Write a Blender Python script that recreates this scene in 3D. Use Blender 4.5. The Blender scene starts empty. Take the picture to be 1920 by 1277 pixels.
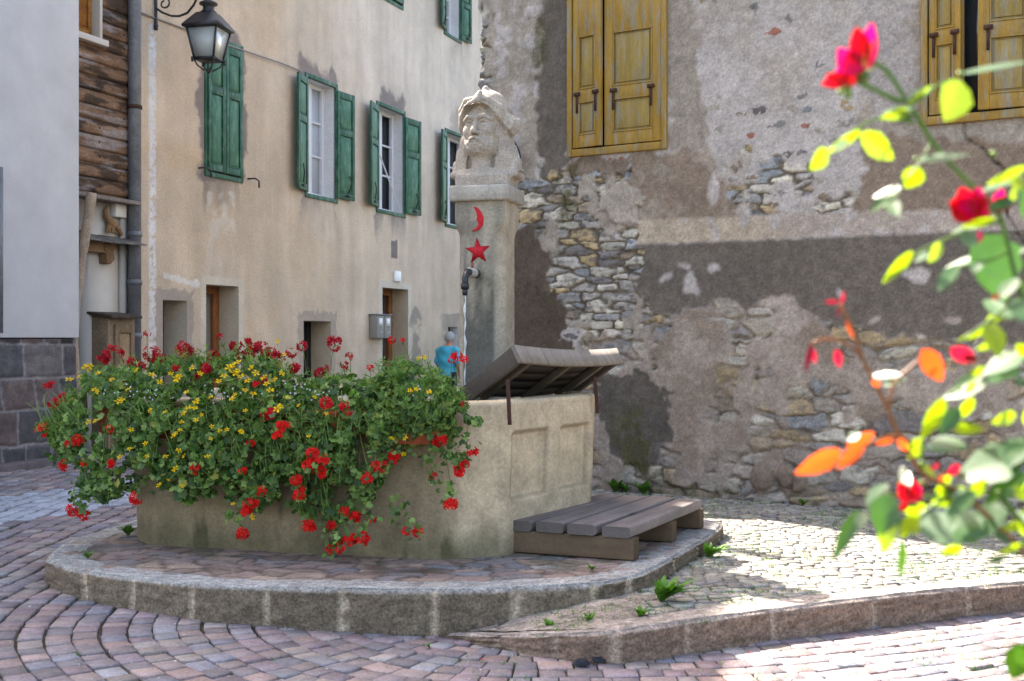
import bpy, math, random
import numpy as np
from mathutils import Vector, Matrix
random.seed(7); RNG = np.random.default_rng(11)
scene = bpy.context.scene
# ------------------------------------------------------------------ camera
F = 2250.0; CAMZ = 1.65; HZ = 635.0
cd = bpy.data.cameras.new("camera"); cam = bpy.data.objects.new("camera", cd)
scene.collection.objects.link(cam); scene.camera = cam
cam.location = (0, 0, CAMZ); cam.rotation_euler = (math.radians(90), 0, 0)
cd.sensor_width = 36; cd.lens = F / 1920 * 36
cd.shift_y = -(638.5 - HZ) / 1920
cd.clip_start = 0.05; cd.clip_end = 500
cd.dof.use_dof = True; cd.dof.focus_distance = 9.6; cd.dof.aperture_fstop = 5.0
# ------------------------------------------------------------------ light
EL = math.radians(49); AZ = math.atan2(-0.66, 0.75)
wd = bpy.data.worlds.new("World"); scene.world = wd; wd.use_nodes = True
nt = wd.node_tree; nt.nodes.clear()
sky = nt.nodes.new("ShaderNodeTexSky"); sky.sky_type = 'NISHITA'; sky.sun_disc = False
sky.sun_elevation = EL; sky.sun_rotation = AZ; sky.air_density = 0.9; sky.dust_density = 3.0; sky.ozone_density = 0.6
bg = nt.nodes.new("ShaderNodeBackground"); bg.inputs[1].default_value = 0.15
wo = nt.nodes.new("ShaderNodeOutputWorld")
hz_ = nt.nodes.new("ShaderNodeMix"); hz_.data_type = 'RGBA'; hz_.blend_type = 'MULTIPLY'; hz_.inputs[0].default_value = 1; hz_.inputs[7].default_value = (1.09, 1.0, .89, 1)
nt.links.new(sky.outputs[0], hz_.inputs[6]); nt.links.new(hz_.outputs[2], bg.inputs[0]); nt.links.new(bg.outputs[0], wo.inputs[0])
sd = bpy.data.lights.new("sun", 'SUN'); sd.energy = 5.0; sd.angle = math.radians(0.5); sd.color = (1.0, 0.93, 0.82)
sun = bpy.data.objects.new("sun", sd); scene.collection.objects.link(sun)
SDIR = Vector((math.sin(AZ) * math.cos(EL), math.cos(AZ) * math.cos(EL), math.sin(EL)))
sun.rotation_euler = SDIR.to_track_quat('Z', 'Y').to_euler(); sun.location = (-10, 12, 20)
vs = scene.view_settings; vs.view_transform = 'Standard'; vs.look = 'None'; vs.gamma = 1; vs.exposure = 2.22
scene.render.engine = 'CYCLES'; scene.cycles.max_bounces = 8; scene.cycles.diffuse_bounces = 4
scene.cycles.use_denoising = True
# ------------------------------------------------------------------ helpers
def lin(h):
    if isinstance(h, str):
        h = h.lstrip('#'); v = [int(h[i:i+2], 16) / 255 for i in (0, 2, 4)]
        return np.array([x / 12.92 if x <= .04045 else ((x + .055) / 1.055) ** 2.4 for x in v])
    return np.array(h, float)
def W(px, py, Y): return np.array([(px - 960) / F * Y, Y, CAMZ + (HZ - py) / F * Y])
def atz(px, py, z):
    Y = (CAMZ - z) * F / (py - HZ); return np.array([(px - 960) / F * Y, Y, z])
def hsh(i, j, seed=0):
    i = np.asarray(i).astype(np.int64); j = np.asarray(j).astype(np.int64)
    n = (i * 374761393 + j * 668265263 + seed * 1442695041) & 0xffffffff
    n = ((n ^ (n >> 13)) * 1274126177) & 0xffffffff
    n = (n ^ (n >> 16)) & 0xffffffff
    return n / 4294967296.0
def vn(x, y, seed=0):
    x = np.asarray(x, float); y = np.asarray(y, float)
    xi = np.floor(x); yi = np.floor(y); fx = x - xi; fy = y - yi
    fx = fx * fx * (3 - 2 * fx); fy = fy * fy * (3 - 2 * fy)
    a = hsh(xi, yi, seed); b = hsh(xi + 1, yi, seed); c = hsh(xi, yi + 1, seed); d = hsh(xi + 1, yi + 1, seed)
    return (a * (1 - fx) + b * fx) * (1 - fy) + (c * (1 - fx) + d * fx) * fy
def fbm(x, y, seed=0, o=4):
    r = 0; a = .5; t = 0
    for k in range(o):
        r = r + a * vn(x * 2 ** k + 17.3 * k, y * 2 ** k + 5.1 * k, seed + k); t += a; a *= .5
    return r / t
def vn3(x, y, z, seed=0):
    zi = np.floor(z); fz = z - zi; fz = fz * fz * (3 - 2 * fz)
    a = vn(x + zi * 57.31, y + zi * 13.7, seed); b = vn(x + (zi + 1) * 57.31, y + (zi + 1) * 13.7, seed)
    return a * (1 - fz) + b * fz
def sstep(a, b, x): t = np.clip((x - a) / (b - a), 0, 1); return t * t * (3 - 2 * t)
def inpoly(x, y, poly):
    x = np.asarray(x, float); y = np.asarray(y, float)
    r = np.zeros(np.broadcast(x, y).shape, bool); n = len(poly)
    for i in range(n):
        x0, y0 = poly[i][:2]; x1, y1 = poly[(i + 1) % n][:2]
        if y0 == y1: continue
        c = ((y0 > y) != (y1 > y)) & (x < (x1 - x0) * (y - y0) / (y1 - y0) + x0)
        r ^= c
    return r
def mixc(A, B, m): m = np.asarray(m)[..., None]; return A * (1 - m) + B * m
def worley(x, y, seed=0, jit=.8):
    xi = np.floor(x); yi = np.floor(y)
    f1 = np.full(x.shape, 9.); f2 = np.full(x.shape, 9.); idc = np.zeros(x.shape)
    for dx in (-1, 0, 1):
        for dy in (-1, 0, 1):
            cx = xi + dx; cy = yi + dy
            ox = cx + .5 + (hsh(cx, cy, seed) - .5) * jit; oy = cy + .5 + (hsh(cx, cy, seed + 5) - .5) * jit
            d = np.hypot(x - ox, y - oy); idn = hsh(cx, cy, seed + 9)
            m = d < f1
            f2 = np.where(m, f1, np.minimum(f2, d)); idc = np.where(m, idn, idc); f1 = np.where(m, d, f1)
    return f1, f2, idc
WLOC = {}
class Geo:
    def __init__(s): s.V = []; s.C = []; s.L = []; s.S = []; s.M = []; s.n = 0
    def add(s, V, Fc, col=(1, 1, 1), mat=0):
        V = np.asarray(V, float).reshape(-1, 3); col = np.asarray(col, float)
        if col.ndim == 1: col = np.tile(col, (len(V), 1))
        s.V.append(V); s.C.append(col)
        if isinstance(Fc, np.ndarray):
            s.L.append((Fc + s.n).ravel()); s.S.append(np.full(len(Fc), Fc.shape[1])); s.M.append(np.full(len(Fc), mat))
        else:
            for f in Fc: s.L.append(np.array(f) + s.n); s.S.append(np.array([len(f)])); s.M.append(np.array([mat]))
        s.n += len(V); return s
    def grid(s, P, col=(1, 1, 1), mat=0, keep=None, closeu=False, flip=False):
        n, m = P.shape[:2]; idx = np.arange(n * m).reshape(n, m)
        if closeu: idx = np.vstack([idx, idx[:1]])
        q = np.stack([idx[:-1, :-1], idx[1:, :-1], idx[1:, 1:], idx[:-1, 1:]], -1)
        if keep is not None: q = q[keep]
        q = q.reshape(-1, 4)
        if flip: q = q[:, ::-1]
        col = np.asarray(col, float)
        if col.ndim == 3: col = col.reshape(-1, 3)
        return s.add(P.reshape(-1, 3), q, col, mat)
    def box(s, o, a, b, c, col=(1, 1, 1), mat=0):
        o, a, b, c = [np.asarray(v, float) for v in (o, a, b, c)]
        V = [o + i * a + j * b + k * c for i in (0, 1) for j in (0, 1) for k in (0, 1)]
        Fc = [(0, 1, 3, 2), (4, 6, 7, 5), (0, 4, 5, 1), (2, 3, 7, 6), (0, 2, 6, 4), (1, 5, 7, 3)]
        if np.dot(np.cross(a, b), c) < 0: Fc = [f[::-1] for f in Fc]
        return s.add(V, Fc, col, mat)
    def cbox(s, c, dx, dy, dz, rot=0, col=(1, 1, 1), mat=0):
        ca, sa = math.cos(rot), math.sin(rot); a = np.array([ca, sa, 0]) * dx; b = np.array([-sa, ca, 0]) * dy; d = np.array([0, 0, dz])
        return s.box(np.array(c) - a / 2 - b / 2 - d / 2, a, b, d, col, mat)
    def tube(s, path, r, n=8, col=(1, 1, 1), mat=0, caps=True, flat=None):
        P = [np.asarray(p, float) for p in path]; k = len(P)
        r = [r] * k if np.isscalar(r) else r; V = []
        up = np.array([0, 0, 1.]); t0 = P[1] - P[0]
        if abs(t0[2]) > .9 * np.linalg.norm(t0): up = np.array([0, 1., 0])
        for i in range(k):
            t = P[min(i + 1, k - 1)] - P[max(i - 1, 0)]; t /= np.linalg.norm(t) + 1e-9
            a = np.cross(t, up); la = np.linalg.norm(a)
            if la < .05: a = np.cross(t, np.array([1., 0, 0])); la = np.linalg.norm(a)
            a /= la; b = np.cross(t, a); b /= np.linalg.norm(b); up = -b if np.dot(-b, up) > 0 else b
            for j in range(n):
                th = 2 * math.pi * j / n; V.append(P[i] + r[i] * (a * math.cos(th) + b * math.sin(th)))
        Fc = [(i * n + j, i * n + (j + 1) % n, (i + 1) * n + (j + 1) % n, (i + 1) * n + j) for i in range(k - 1) for j in range(n)]
        Fc = [f[::-1] for f in Fc]
        if caps: Fc += [tuple(range(n)), tuple(range((k - 1) * n, k * n))[::-1]]
        return s.add(V, Fc, col, mat)
    def lathe(s, prof, c=(0, 0, 0), n=24, col=(1, 1, 1), mat=0, rot0=0, sx=1, sy=1):
        c = np.array(c); V = []
        for (r, z) in prof:
            for j in range(n):
                th = rot0 + 2 * math.pi * j / n; V.append(c + np.array([r * math.cos(th) * sx, r * math.sin(th) * sy, z]))
        k = len(prof)
        Fc = [(i * n + j, i * n + (j + 1) % n, (i + 1) * n + (j + 1) % n, (i + 1) * n + j) for i in range(k - 1) for j in range(n)]
        Fc += [tuple(range(n))[::-1], tuple(range((k - 1) * n, k * n))]
        return s.add(V, Fc, col, mat)
    def prism(s, pts, depth, col=(1, 1, 1), mat=0):
        pts = [np.asarray(p, float) for p in pts]; d = np.asarray(depth, float); n = len(pts)
        V = pts + [p + d for p in pts]
        return s.add(V, [tuple(range(n)), tuple(range(n, 2 * n))[::-1]] + [(i, i + n, (i + 1) % n + n, (i + 1) % n) for i in range(n)], col, mat)
    def build(s, name, mats, parent=None, smooth=False, bevel=0):
        me = bpy.data.meshes.new(name); V = np.vstack(s.V)
        wl = np.zeros(3)
        if parent is not None: wl = WLOC[parent.name]
        V = V - wl
        C = np.vstack(s.C); L = np.concatenate(s.L); S = np.concatenate(s.S); M = np.concatenate(s.M)
        me.vertices.add(len(V)); me.vertices.foreach_set("co", V.ravel())
        me.loops.add(len(L)); me.loops.foreach_set("vertex_index", L.astype(np.int32))
        me.polygons.add(len(S)); st = np.concatenate([[0], np.cumsum(S)[:-1]])
        me.polygons.foreach_set("loop_start", st.astype(np.int32)); me.polygons.foreach_set("loop_total", S.astype(np.int32))
        me.polygons.foreach_set("material_index", M.astype(np.int32))
        at = me.color_attributes.new("col", 'FLOAT_COLOR', 'POINT')
        at.data.foreach_set("color", np.hstack([C, np.ones((len(C), 1))]).astype(np.float32).ravel())
        me.update(calc_edges=True); me.validate()
        if smooth: me.polygons.foreach_set("use_smooth", np.ones(len(me.polygons), bool))
        for m in (mats if isinstance(mats, (list, tuple)) else [mats]): me.materials.append(m)
        o = bpy.data.objects.new(name, me); scene.collection.objects.link(o)
        if parent is not None: o.parent = parent
        WLOC[o.name] = wl
        if bevel:
            b = o.modifiers.new("bevel", 'BEVEL'); b.width = bevel; b.segments = 2; b.limit_method = 'ANGLE'; b.angle_limit = math.radians(40)
        return o
def plank(g, o, u, v, w, col, seed=0, ru=.012, contrast=.5):
    # solid board: o corner, u length, v width, w thickness; grain runs along u, edges rounded
    o, u, v, w = [np.asarray(q, float) for q in (o, u, v, w)]; lu, lv, lw = [np.linalg.norm(q) for q in (u, v, w)]
    per = []; k = max(6, int(lv / .012)); r = min(ru, lw * .4, lv * .4)
    a = r / lv; b = r / lw
    top = [(a + (1 - 2 * a) * t, 1) for t in np.linspace(0, 1, k)]; side = [(1, 1 - b - (1 - 2 * b) * t) for t in np.linspace(0, 1, 5)]
    per = top + [(1 - a * .3, 1 - b * .3)] + side + [(1 - a * .3, b * .3)] + [(x, 0) for x, _ in top[::-1]] + [(a * .3, b * .3)] + [(0, 1 - y) for _, y in side] + [(a * .3, 1 - b * .3)]
    per = np.array(per); n = max(8, int(lu / .03)); us = np.linspace(0, 1, n)
    sgn = 1 if np.dot(np.cross(u, v), w) > 0 else -1
    P = o + us[None, :, None] * u + per[:, None, 0:1] * v + per[:, None, 1:2] * w
    arc = np.concatenate([[0], np.cumsum(np.hypot(np.diff(per[:, 0]) * lv, np.diff(per[:, 1]) * lw))])
    A, U = np.meshgrid(arc, us * lu, indexing='ij')
    gr = fbm(A * 55 + seed * 9, U * 2.2, seed, 4); cr = vn(A * 70 + seed, U * 1.6, seed + 5); gr2 = fbm(A * 12, U * 3, seed + 6, 3)
    C = np.asarray(col) * (1 - contrast / 2 + contrast * 1.0 * gr + .35 * (gr2 - .5))[..., None]
    C = C * np.where(cr > .93, .45, 1)[..., None]
    g.grid(P, np.clip(C, 0, 1), closeu=True, flip=sgn > 0)
    m = len(per); base = sum(len(x) for x in g.V)
    endc = np.asarray(col) * .62
    g.add(P[:, 0], [tuple(range(m))[::sgn]], endc); g.add(P[:, -1], [tuple(range(m))[::-sgn]], endc)
def thing(name, label, cat, loc, group=None):
    o = bpy.data.objects.new(name, None); scene.collection.objects.link(o); o.location = loc; o.empty_display_size = .1
    o["label"] = label; o["category"] = cat
    if group: o["group"] = group
    WLOC[o.name] = np.array(loc, float); return o
def tag(o, label, cat, group=None):
    o["label"] = label; o["category"] = cat
    if group: o["group"] = group
    return o
def struct(o): o["kind"] = "structure"; return o
def stuff(o, label, cat):
    o["kind"] = "stuff"; o["label"] = label; o["category"] = cat; return o
# ------------------------------------------------------------------ materials
def mat(name, base=None, rough=.85, var=.25, vscale=6, fine=60, finev=.25, bump=.4, bscale=120, bdist=.004, metal=0, spec=.3,
        trans=0, tcol=None, stretch=(1, 1, 1), coat=0, tint=None, wear=None, wearscale=8, wearamt=.5):
    m = bpy.data.materials.new(name); m.use_nodes = True; N = m.node_tree.nodes; Lk = m.node_tree.links
    p = N["Principled BSDF"]; out = N["Material Output"]
    at = N.new("ShaderNodeAttribute"); at.attribute_name = "col"
    tc = N.new("ShaderNodeTexCoord"); mp = N.new("ShaderNodeMapping"); mp.inputs[3].default_value = stretch
    Lk.new(tc.outputs["Object"], mp.inputs[0])
    def noise(sc, det=4, ro=.6):
        n = N.new("ShaderNodeTexNoise"); n.inputs["Scale"].default_value = sc; n.inputs["Detail"].default_value = det
        n.inputs["Roughness"].default_value = ro; Lk.new(mp.outputs[0], n.inputs[0]); return n
    def mul(a, b, f=1.0):
        x = N.new("ShaderNodeMix"); x.data_type = 'RGBA'; x.blend_type = 'MULTIPLY'; x.inputs[0].default_value = f
        Lk.new(a, x.inputs[6])
        if isinstance(b, tuple): x.inputs[7].default_value = b
        else: Lk.new(b, x.inputs[7])
        return x.outputs[2]
    def ramp(src, lo, hi, a=.3, b=.7):
        r = N.new("ShaderNodeMapRange"); r.inputs[1].default_value = a; r.inputs[2].default_value = b
        r.inputs[3].default_value = lo; r.inputs[4].default_value = hi; Lk.new(src, r.inputs[0]); return r.outputs[0]
    c = at.outputs["Color"]
    if base is not None: c = mul(c, (*lin(base), 1))
    if wear is not None:
        n = noise(wearscale, 6, .7); r = ramp(n.outputs[0], 0, wearamt, .48, .62)
        x = N.new("ShaderNodeMix"); x.data_type = 'RGBA'; Lk.new(r, x.inputs[0]); Lk.new(c, x.inputs[6]); x.inputs[7].default_value = (*lin(wear), 1); c = x.outputs[2]
    if var: n = noise(vscale); c = mul(c, ramp(n.outputs[0], 1 - var, 1 + var * .6))
    if finev: n2 = noise(fine, 3, .8); c = mul(c, ramp(n2.outputs[0], 1 - finev, 1 + finev))
    Lk.new(c, p.inputs["Base Color"])
    p.inputs["Roughness"].default_value = rough; p.inputs["Metallic"].default_value = metal; p.inputs["Specular IOR Level"].default_value = spec
    if coat: p.inputs["Coat Weight"].default_value = coat; p.inputs["Coat Roughness"].default_value = .25
    if bump:
        nb = noise(bscale, 4, .7); b = N.new("ShaderNodeBump"); b.inputs["Strength"].default_value = bump; b.inputs["Distance"].default_value = bdist
        Lk.new(nb.outputs[0], b.inputs["Height"]); Lk.new(b.outputs[0], p.inputs["Normal"])
    if trans:
        t = N.new("ShaderNodeBsdfTranslucent"); tcn = mul(c, (*(lin(tcol) if tcol is not None else (1, 1, 1)), 1))
        Lk.new(tcn, t.inputs[0]); ms = N.new("ShaderNodeMixShader"); ms.inputs[0].default_value = trans
        Lk.new(p.outputs[0], ms.inputs[1]); Lk.new(t.outputs[0], ms.inputs[2]); Lk.new(ms.outputs[0], out.inputs[0])
    return m
def glassy(name, col=(.02, .025, .03), rough=.05):
    m = bpy.data.materials.new(name); m.use_nodes = True; p = m.node_tree.nodes["Principled BSDF"]
    p.inputs["Base Color"].default_value = (*col, 1); p.inputs["Roughness"].default_value = rough; p.inputs["Specular IOR Level"].default_value = .8
    return m
M = {}
M['stone_wall'] = mat('rubble_and_plaster', rough=.95, var=.2, vscale=10, fine=50, finev=.2, bump=.6, bscale=45, bdist=.008)
M['stucco'] = mat('rough_stucco', rough=.95, var=.10, vscale=2.5, fine=45, finev=.16, bump=.7, bscale=36, bdist=.016)
M['white'] = mat('white_render', rough=.95, var=.12, vscale=1.6, fine=90, finev=.08, bump=.5, bscale=80, bdist=.006)
M['ashlar'] = mat('dark_ashlar', rough=.9, var=.3, vscale=7, fine=60, finev=.35, bump=.7, bscale=50, bdist=.012)
M['oldwood'] = mat('weathered_wood', rough=.85, var=.25, vscale=5, fine=40, finev=.35, bump=.5, bscale=40, bdist=.006)
M['sett'] = mat('porphyry_setts', rough=.65, var=.25, vscale=14, fine=70, finev=.35, bump=.8, bscale=45, bdist=.008, spec=.4)
M['soil'] = mat('joint_soil', base='#4a443a', rough=1, wear='#3f4a22', wearscale=3, wearamt=.6, var=.4, vscale=6, fine=60, finev=.4)
M['kerb'] = mat('granite_kerb', rough=.85, var=.3, vscale=16, fine=60, finev=.6, bump=1.0, bscale=45, bdist=.014)
M['crete'] = mat('basin_concrete', rough=.9, var=.25, vscale=7, fine=45, finev=.22, bump=.6, bscale=45, bdist=.006)
M['bust'] = mat('bust_stone', rough=.95, var=.15, vscale=9, fine=75, finev=.35, bump=.6, bscale=70, bdist=.006)
M['deck'] = mat('grey_deck_wood', rough=.7, var=.15, vscale=5, fine=50, finev=.15, bump=.3, bscale=60, bdist=.003)
M['green'] = mat('green_paint', rough=.5, var=.3, vscale=7, fine=50, finev=.2, bump=.25, bscale=60, bdist=.003, wear='#86ab8c', wearscale=5, wearamt=.3, stretch=(2, 2, .8))
M['yellow'] = mat('ochre_paint', rough=.6, var=.2, vscale=6, fine=50, finev=.2, bump=.3, bscale=60, bdist=.003, wear='#8d8a7c', wearscale=5, wearamt=.75, stretch=(3, 3, .45))
M['whitepaint'] = mat('white_paint', rough=.4, var=.03, fine=50, finev=.04, bump=0)
M['iron'] = mat('dark_iron', base='#2b2b2f', rough=.45, var=.2, fine=60, finev=.3, bump=.2, spec=.5)
M['rust'] = mat('rusty_iron', base='#4a3128', rough=.8, var=.3, fine=60, finev=.4, bump=.4)
M['zinc'] = mat('zinc_pipe', base='#7c7d80', rough=.6, metal=.3, var=.3, vscale=4, fine=40, finev=.25, bump=.15)
M['red'] = mat('red_paint', base='#c01828', rough=.6, var=.25, vscale=30, finev=.2, bump=.2)
M['terra'] = mat('terracotta', base='#a3563a', rough=.85, var=.3, vscale=14, finev=.2, bump=.3)
M['leaf'] = mat('leaf', rough=.5, var=.2, vscale=20, fine=90, finev=.15, bump=0, trans=.28, tcol='#d8ff60', spec=.4)
M['petal'] = mat('petal', rough=.6, var=.1, finev=.1, bump=0, trans=.35, spec=.2)
M['dark'] = mat('dark_void', base='#141210', rough=.9, bump=0)
M['plain'] = mat('tinted', rough=.7, var=.08, finev=.1, bump=.15)
M['shingle'] = mat('slate_shingle', base='#6d6862', rough=.8, var=.35, vscale=9, finev=.35, bump=.6, bscale=30, bdist=.01)
M['pane'] = glassy('window_pane')
# ================================================================== GROUND
def sz(X, Y):
    a = np.maximum(0, -np.asarray(X, float) - .4); a = np.where(a > 5.8, 5.8, a)
    return .047 * np.maximum(a - .15 + .15 * np.exp(-a / .15), 0) + 0 * Y
PZ = .26; TZ = .165
plat_px = [(90,1043),(100,1053),(125,1063),(160,1071),(250,1083),(360,1094),(500,1100),(640,1103),(815,1105),(970,1101),(1103,1094),(1177,1083),(1240,1057),(1350,988)]
PO = [atz(x, y, PZ)[:2] for x, y in plat_px]
PO += [np.array(p) for p in [(1.45,9.3),(1.0,9.9),(.2,10.3),(-1.2,10.5),(-2.2,10.2),(-2.75,9.6),(-2.96,8.9),(-3.05,8.2)]]
def catmull(P, step=.03, closed=False):
    P = [np.asarray(p, float) for p in P]; n = len(P); out = []
    for i in range(n if closed else n - 1):
        p0 = P[(i-1) % n] if (closed or i > 0) else P[0]; p1 = P[i]; p2 = P[(i+1) % n]
        p3 = P[(i+2) % n] if (closed or i + 2 < n) else P[-1]
        k = max(2, int(np.linalg.norm(p2 - p1) / step))
        for j in range(k):
            t = j / k
            out.append(.5 * (2*p1 + (p2-p0)*t + (2*p0-5*p1+4*p2-p3)*t*t + (3*p1-p0-3*p2+p3)*t**3))
    if not closed: out.append(P[-1])
    return np.array(out)
POs = catmull(PO, .03, True)
lk_px = [(770,1184,0.0),(830,1190,.005),(930,1192,.06),(1040,1190,.12),(1150,1184,.165),(1290,1165,.17),(1450,1143,.17),(1640,1120,.17),(1920,1092,.17)]
LK = [atz(x, y, z) for x, y, z in lk_px] + [np.array([4.4,7.75,.17]), np.array([6.5,8.3,.17]), np.array([12.,9.3,.17])]
LKs = catmull(LK, .03)
# right wall line: P = RW0 + s*RWE, outward normal RWN
RW0 = np.array([-.28, 12.53, 0]); RWE = np.array([.85, -.527, 0]); RWE /= np.linalg.norm(RWE); RWN = np.array([RWE[1], -RWE[0], 0])
terr = [tuple(p[:2]) for p in LKs[::4]] + [(12, 5.2 - .1), (RW0[0]-.1, RW0[1] + .1), (.6, 12.0), (.9, 10.1)] + [tuple(POs[i]) for i in range(len(POs)) if POs[i][0] > -.45 and POs[i][1] < 9.4][::-1][::4]
# dark joint sheets
g = Geo(); xs = np.concatenate([np.linspace(-60, -7, 12), np.arange(-6.9, 6, .3), np.linspace(6.2, 60, 12)]); ys = np.concatenate([np.linspace(-30, 1, 8), np.linspace(1.2, 30, 60), np.linspace(31, 120, 8)])
XX, YY = np.meshgrid(xs, ys, indexing='ij'); P = np.stack([XX, YY, sz(XX, YY) - .016], -1)
g.grid(P, lin('#ffffff')); struct(g.build('ground', M['soil']))
def tz(X, Y):  # terrace height: falls to the street where the low kerb dies out
    return TZ * sstep(-.45, .55, X) * 1.0 + 0 * Y
g = Geo()
from mathutils.geometry import tessellate_polygon
xs = np.arange(-.6, 12, .12); ys = np.arange(4.9, 13, .12); XX, YY = np.meshgrid(xs, ys, indexing='ij')
xm_ = (XX[:-1,:-1]+XX[1:,1:])/2; ym_ = (YY[:-1,:-1]+YY[1:,1:])/2; ki = inpoly(xm_, ym_, terr) & (np.min(np.hypot(LKs[None, None, ::4, 0] - xm_[..., None], LKs[None, None, ::4, 1] - ym_[..., None]), -1) > .10)
P = np.stack([XX, YY, tz(XX, YY) - .016], -1); g.grid(P, lin('#ffffff'), keep=ki); struct(g.build('terrace', M['soil']))
# setts
def make_setts(regionf, zf, h, hp, py, cr, xr, Lr, colf, gap=.006, dome=.006, jit=.012, seed=3, tilt=.02):
    rng = np.random.default_rng(seed); V = []; C = []
    for k in range(int(cr[0] / py), int(cr[1] / py)):
        c = k * py + rng.normal() * .004; x = xr[0] + rng.random() * .1
        while x < xr[1]:
            L = rng.uniform(*Lr); sl = hp(x); cs = 1 / math.sqrt(1 + sl * sl)
            x2 = x + L * cs; y1 = h(x) + c; y2 = h(x2) + c; xm = (x + x2) / 2; ym = (y1 + y2) / 2
            if regionf(xm, ym):
                sp = py * cs; sl2 = hp(x2); cs2 = 1 / math.sqrt(1 + sl2 * sl2)
                n1 = np.array([-sl * cs, cs]); n2 = np.array([-sl2 * cs2, cs2]); t = np.array([x2 - x, y2 - y1]); t /= np.linalg.norm(t) + 1e-9
                a = np.array([x, y1]); b = np.array([x2, y2])
                q = np.array([a + t*gap + n1*gap, b - t*gap + n2*gap, b - t*gap + n2*(sp-gap), a + t*gap + n1*(sp-gap)])
                q += rng.normal(size=(4, 2)) * jit * .35
                m = q.mean(0); z = zf(m[0], m[1]) + rng.normal() * .003
                tl = rng.normal(size=2) * tilt
                inner = m + (q - m) * .93
                # octagonal-ish inner ring for worn corners
                top = [np.append(p, z + (p - m) @ tl) for p in inner]
                lo = [np.append(p, z - dome + (p - m) @ tl) for p in q]; bt = [np.append(p, z - .03) for p in m + (q - m) * .97]
                V.append(np.array(top + lo + bt)); C.append(np.tile(colf(rng, m), (12, 1)))
            x = x2
    V = np.array(V); n = len(V)
    base = np.array([[0,1,2,3]] + [[i, i+4, (i+1)%4+4, (i+1)%4] for i in range(4)] + [[i+4, i+8, (i+1)%4+8, (i+1)%4+4] for i in range(4)])
    Fc = (base[None] + 12 * np.arange(n)[:, None, None]).reshape(-1, 4)
    return Geo().add(V.reshape(-1, 3), Fc, np.vstack(C))
hx = np.linspace(-14, 14, 2801)
hpv = -1.5 * np.exp(-((hx + 1.75) / 1.15) ** 2) - .25*np.exp(-((hx - .3) / .8) ** 2) + .44 * sstep(.6, 2.6, hx) + .25 * sstep(-4, -6, hx) * 0
hv = np.concatenate([[0], np.cumsum((hpv[1:] + hpv[:-1]) / 2 * .01)])
H = lambda x: float(np.interp(x, hx, hv)); HP = lambda x: float(np.interp(x, hx, hpv))
SK = .95
scols = [lin(c) * SK for c in ('#8f8182','#957f83','#807478','#9a8078','#979599','#85838c','#9a8a88','#85757a','#a39892','#927a7a','#857e82','#94827c','#7a7070','#978a80','#a88f86')]
BD = np.array([.3577, .9338]); BN = np.array([.9338, -.3577]); B0 = np.array([-4.972, 16.0, 0])
def band(x, y): return -8.35 < (x * BN[0] + y * BN[1]) * 1.0 < -7.25
def scol(rng, m):
    c = (scols[rng.integers(len(scols))] * .75 + lin('#86828a') * SK * .25) * rng.uniform(.72, 1.15)
    if band(*m) and m[0] < -2.6: c = lin('#a8abb5') * SK * rng.uniform(.85, 1.15)
    return c
POa = np.array(PO); wallx = lambda y: .383 * y - 11.1
def street_ok(x, y):
    if x < -.62 * y - .9 or x > .62 * y + .9 or y < 4.3 or y > 20: return False
    if x < wallx(y) + .05: return False
    if y > 12.5 and x > -.25 : return False
    if (x-RW0[0])*RWN[0] + (y-RW0[1])*RWN[1] < .05 and x > -.3: return False
    return not (bool(inpoly(x, y, terr)) or bool(inpoly(x, y, PO)))
CX, CY = .1, 7.2
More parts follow.
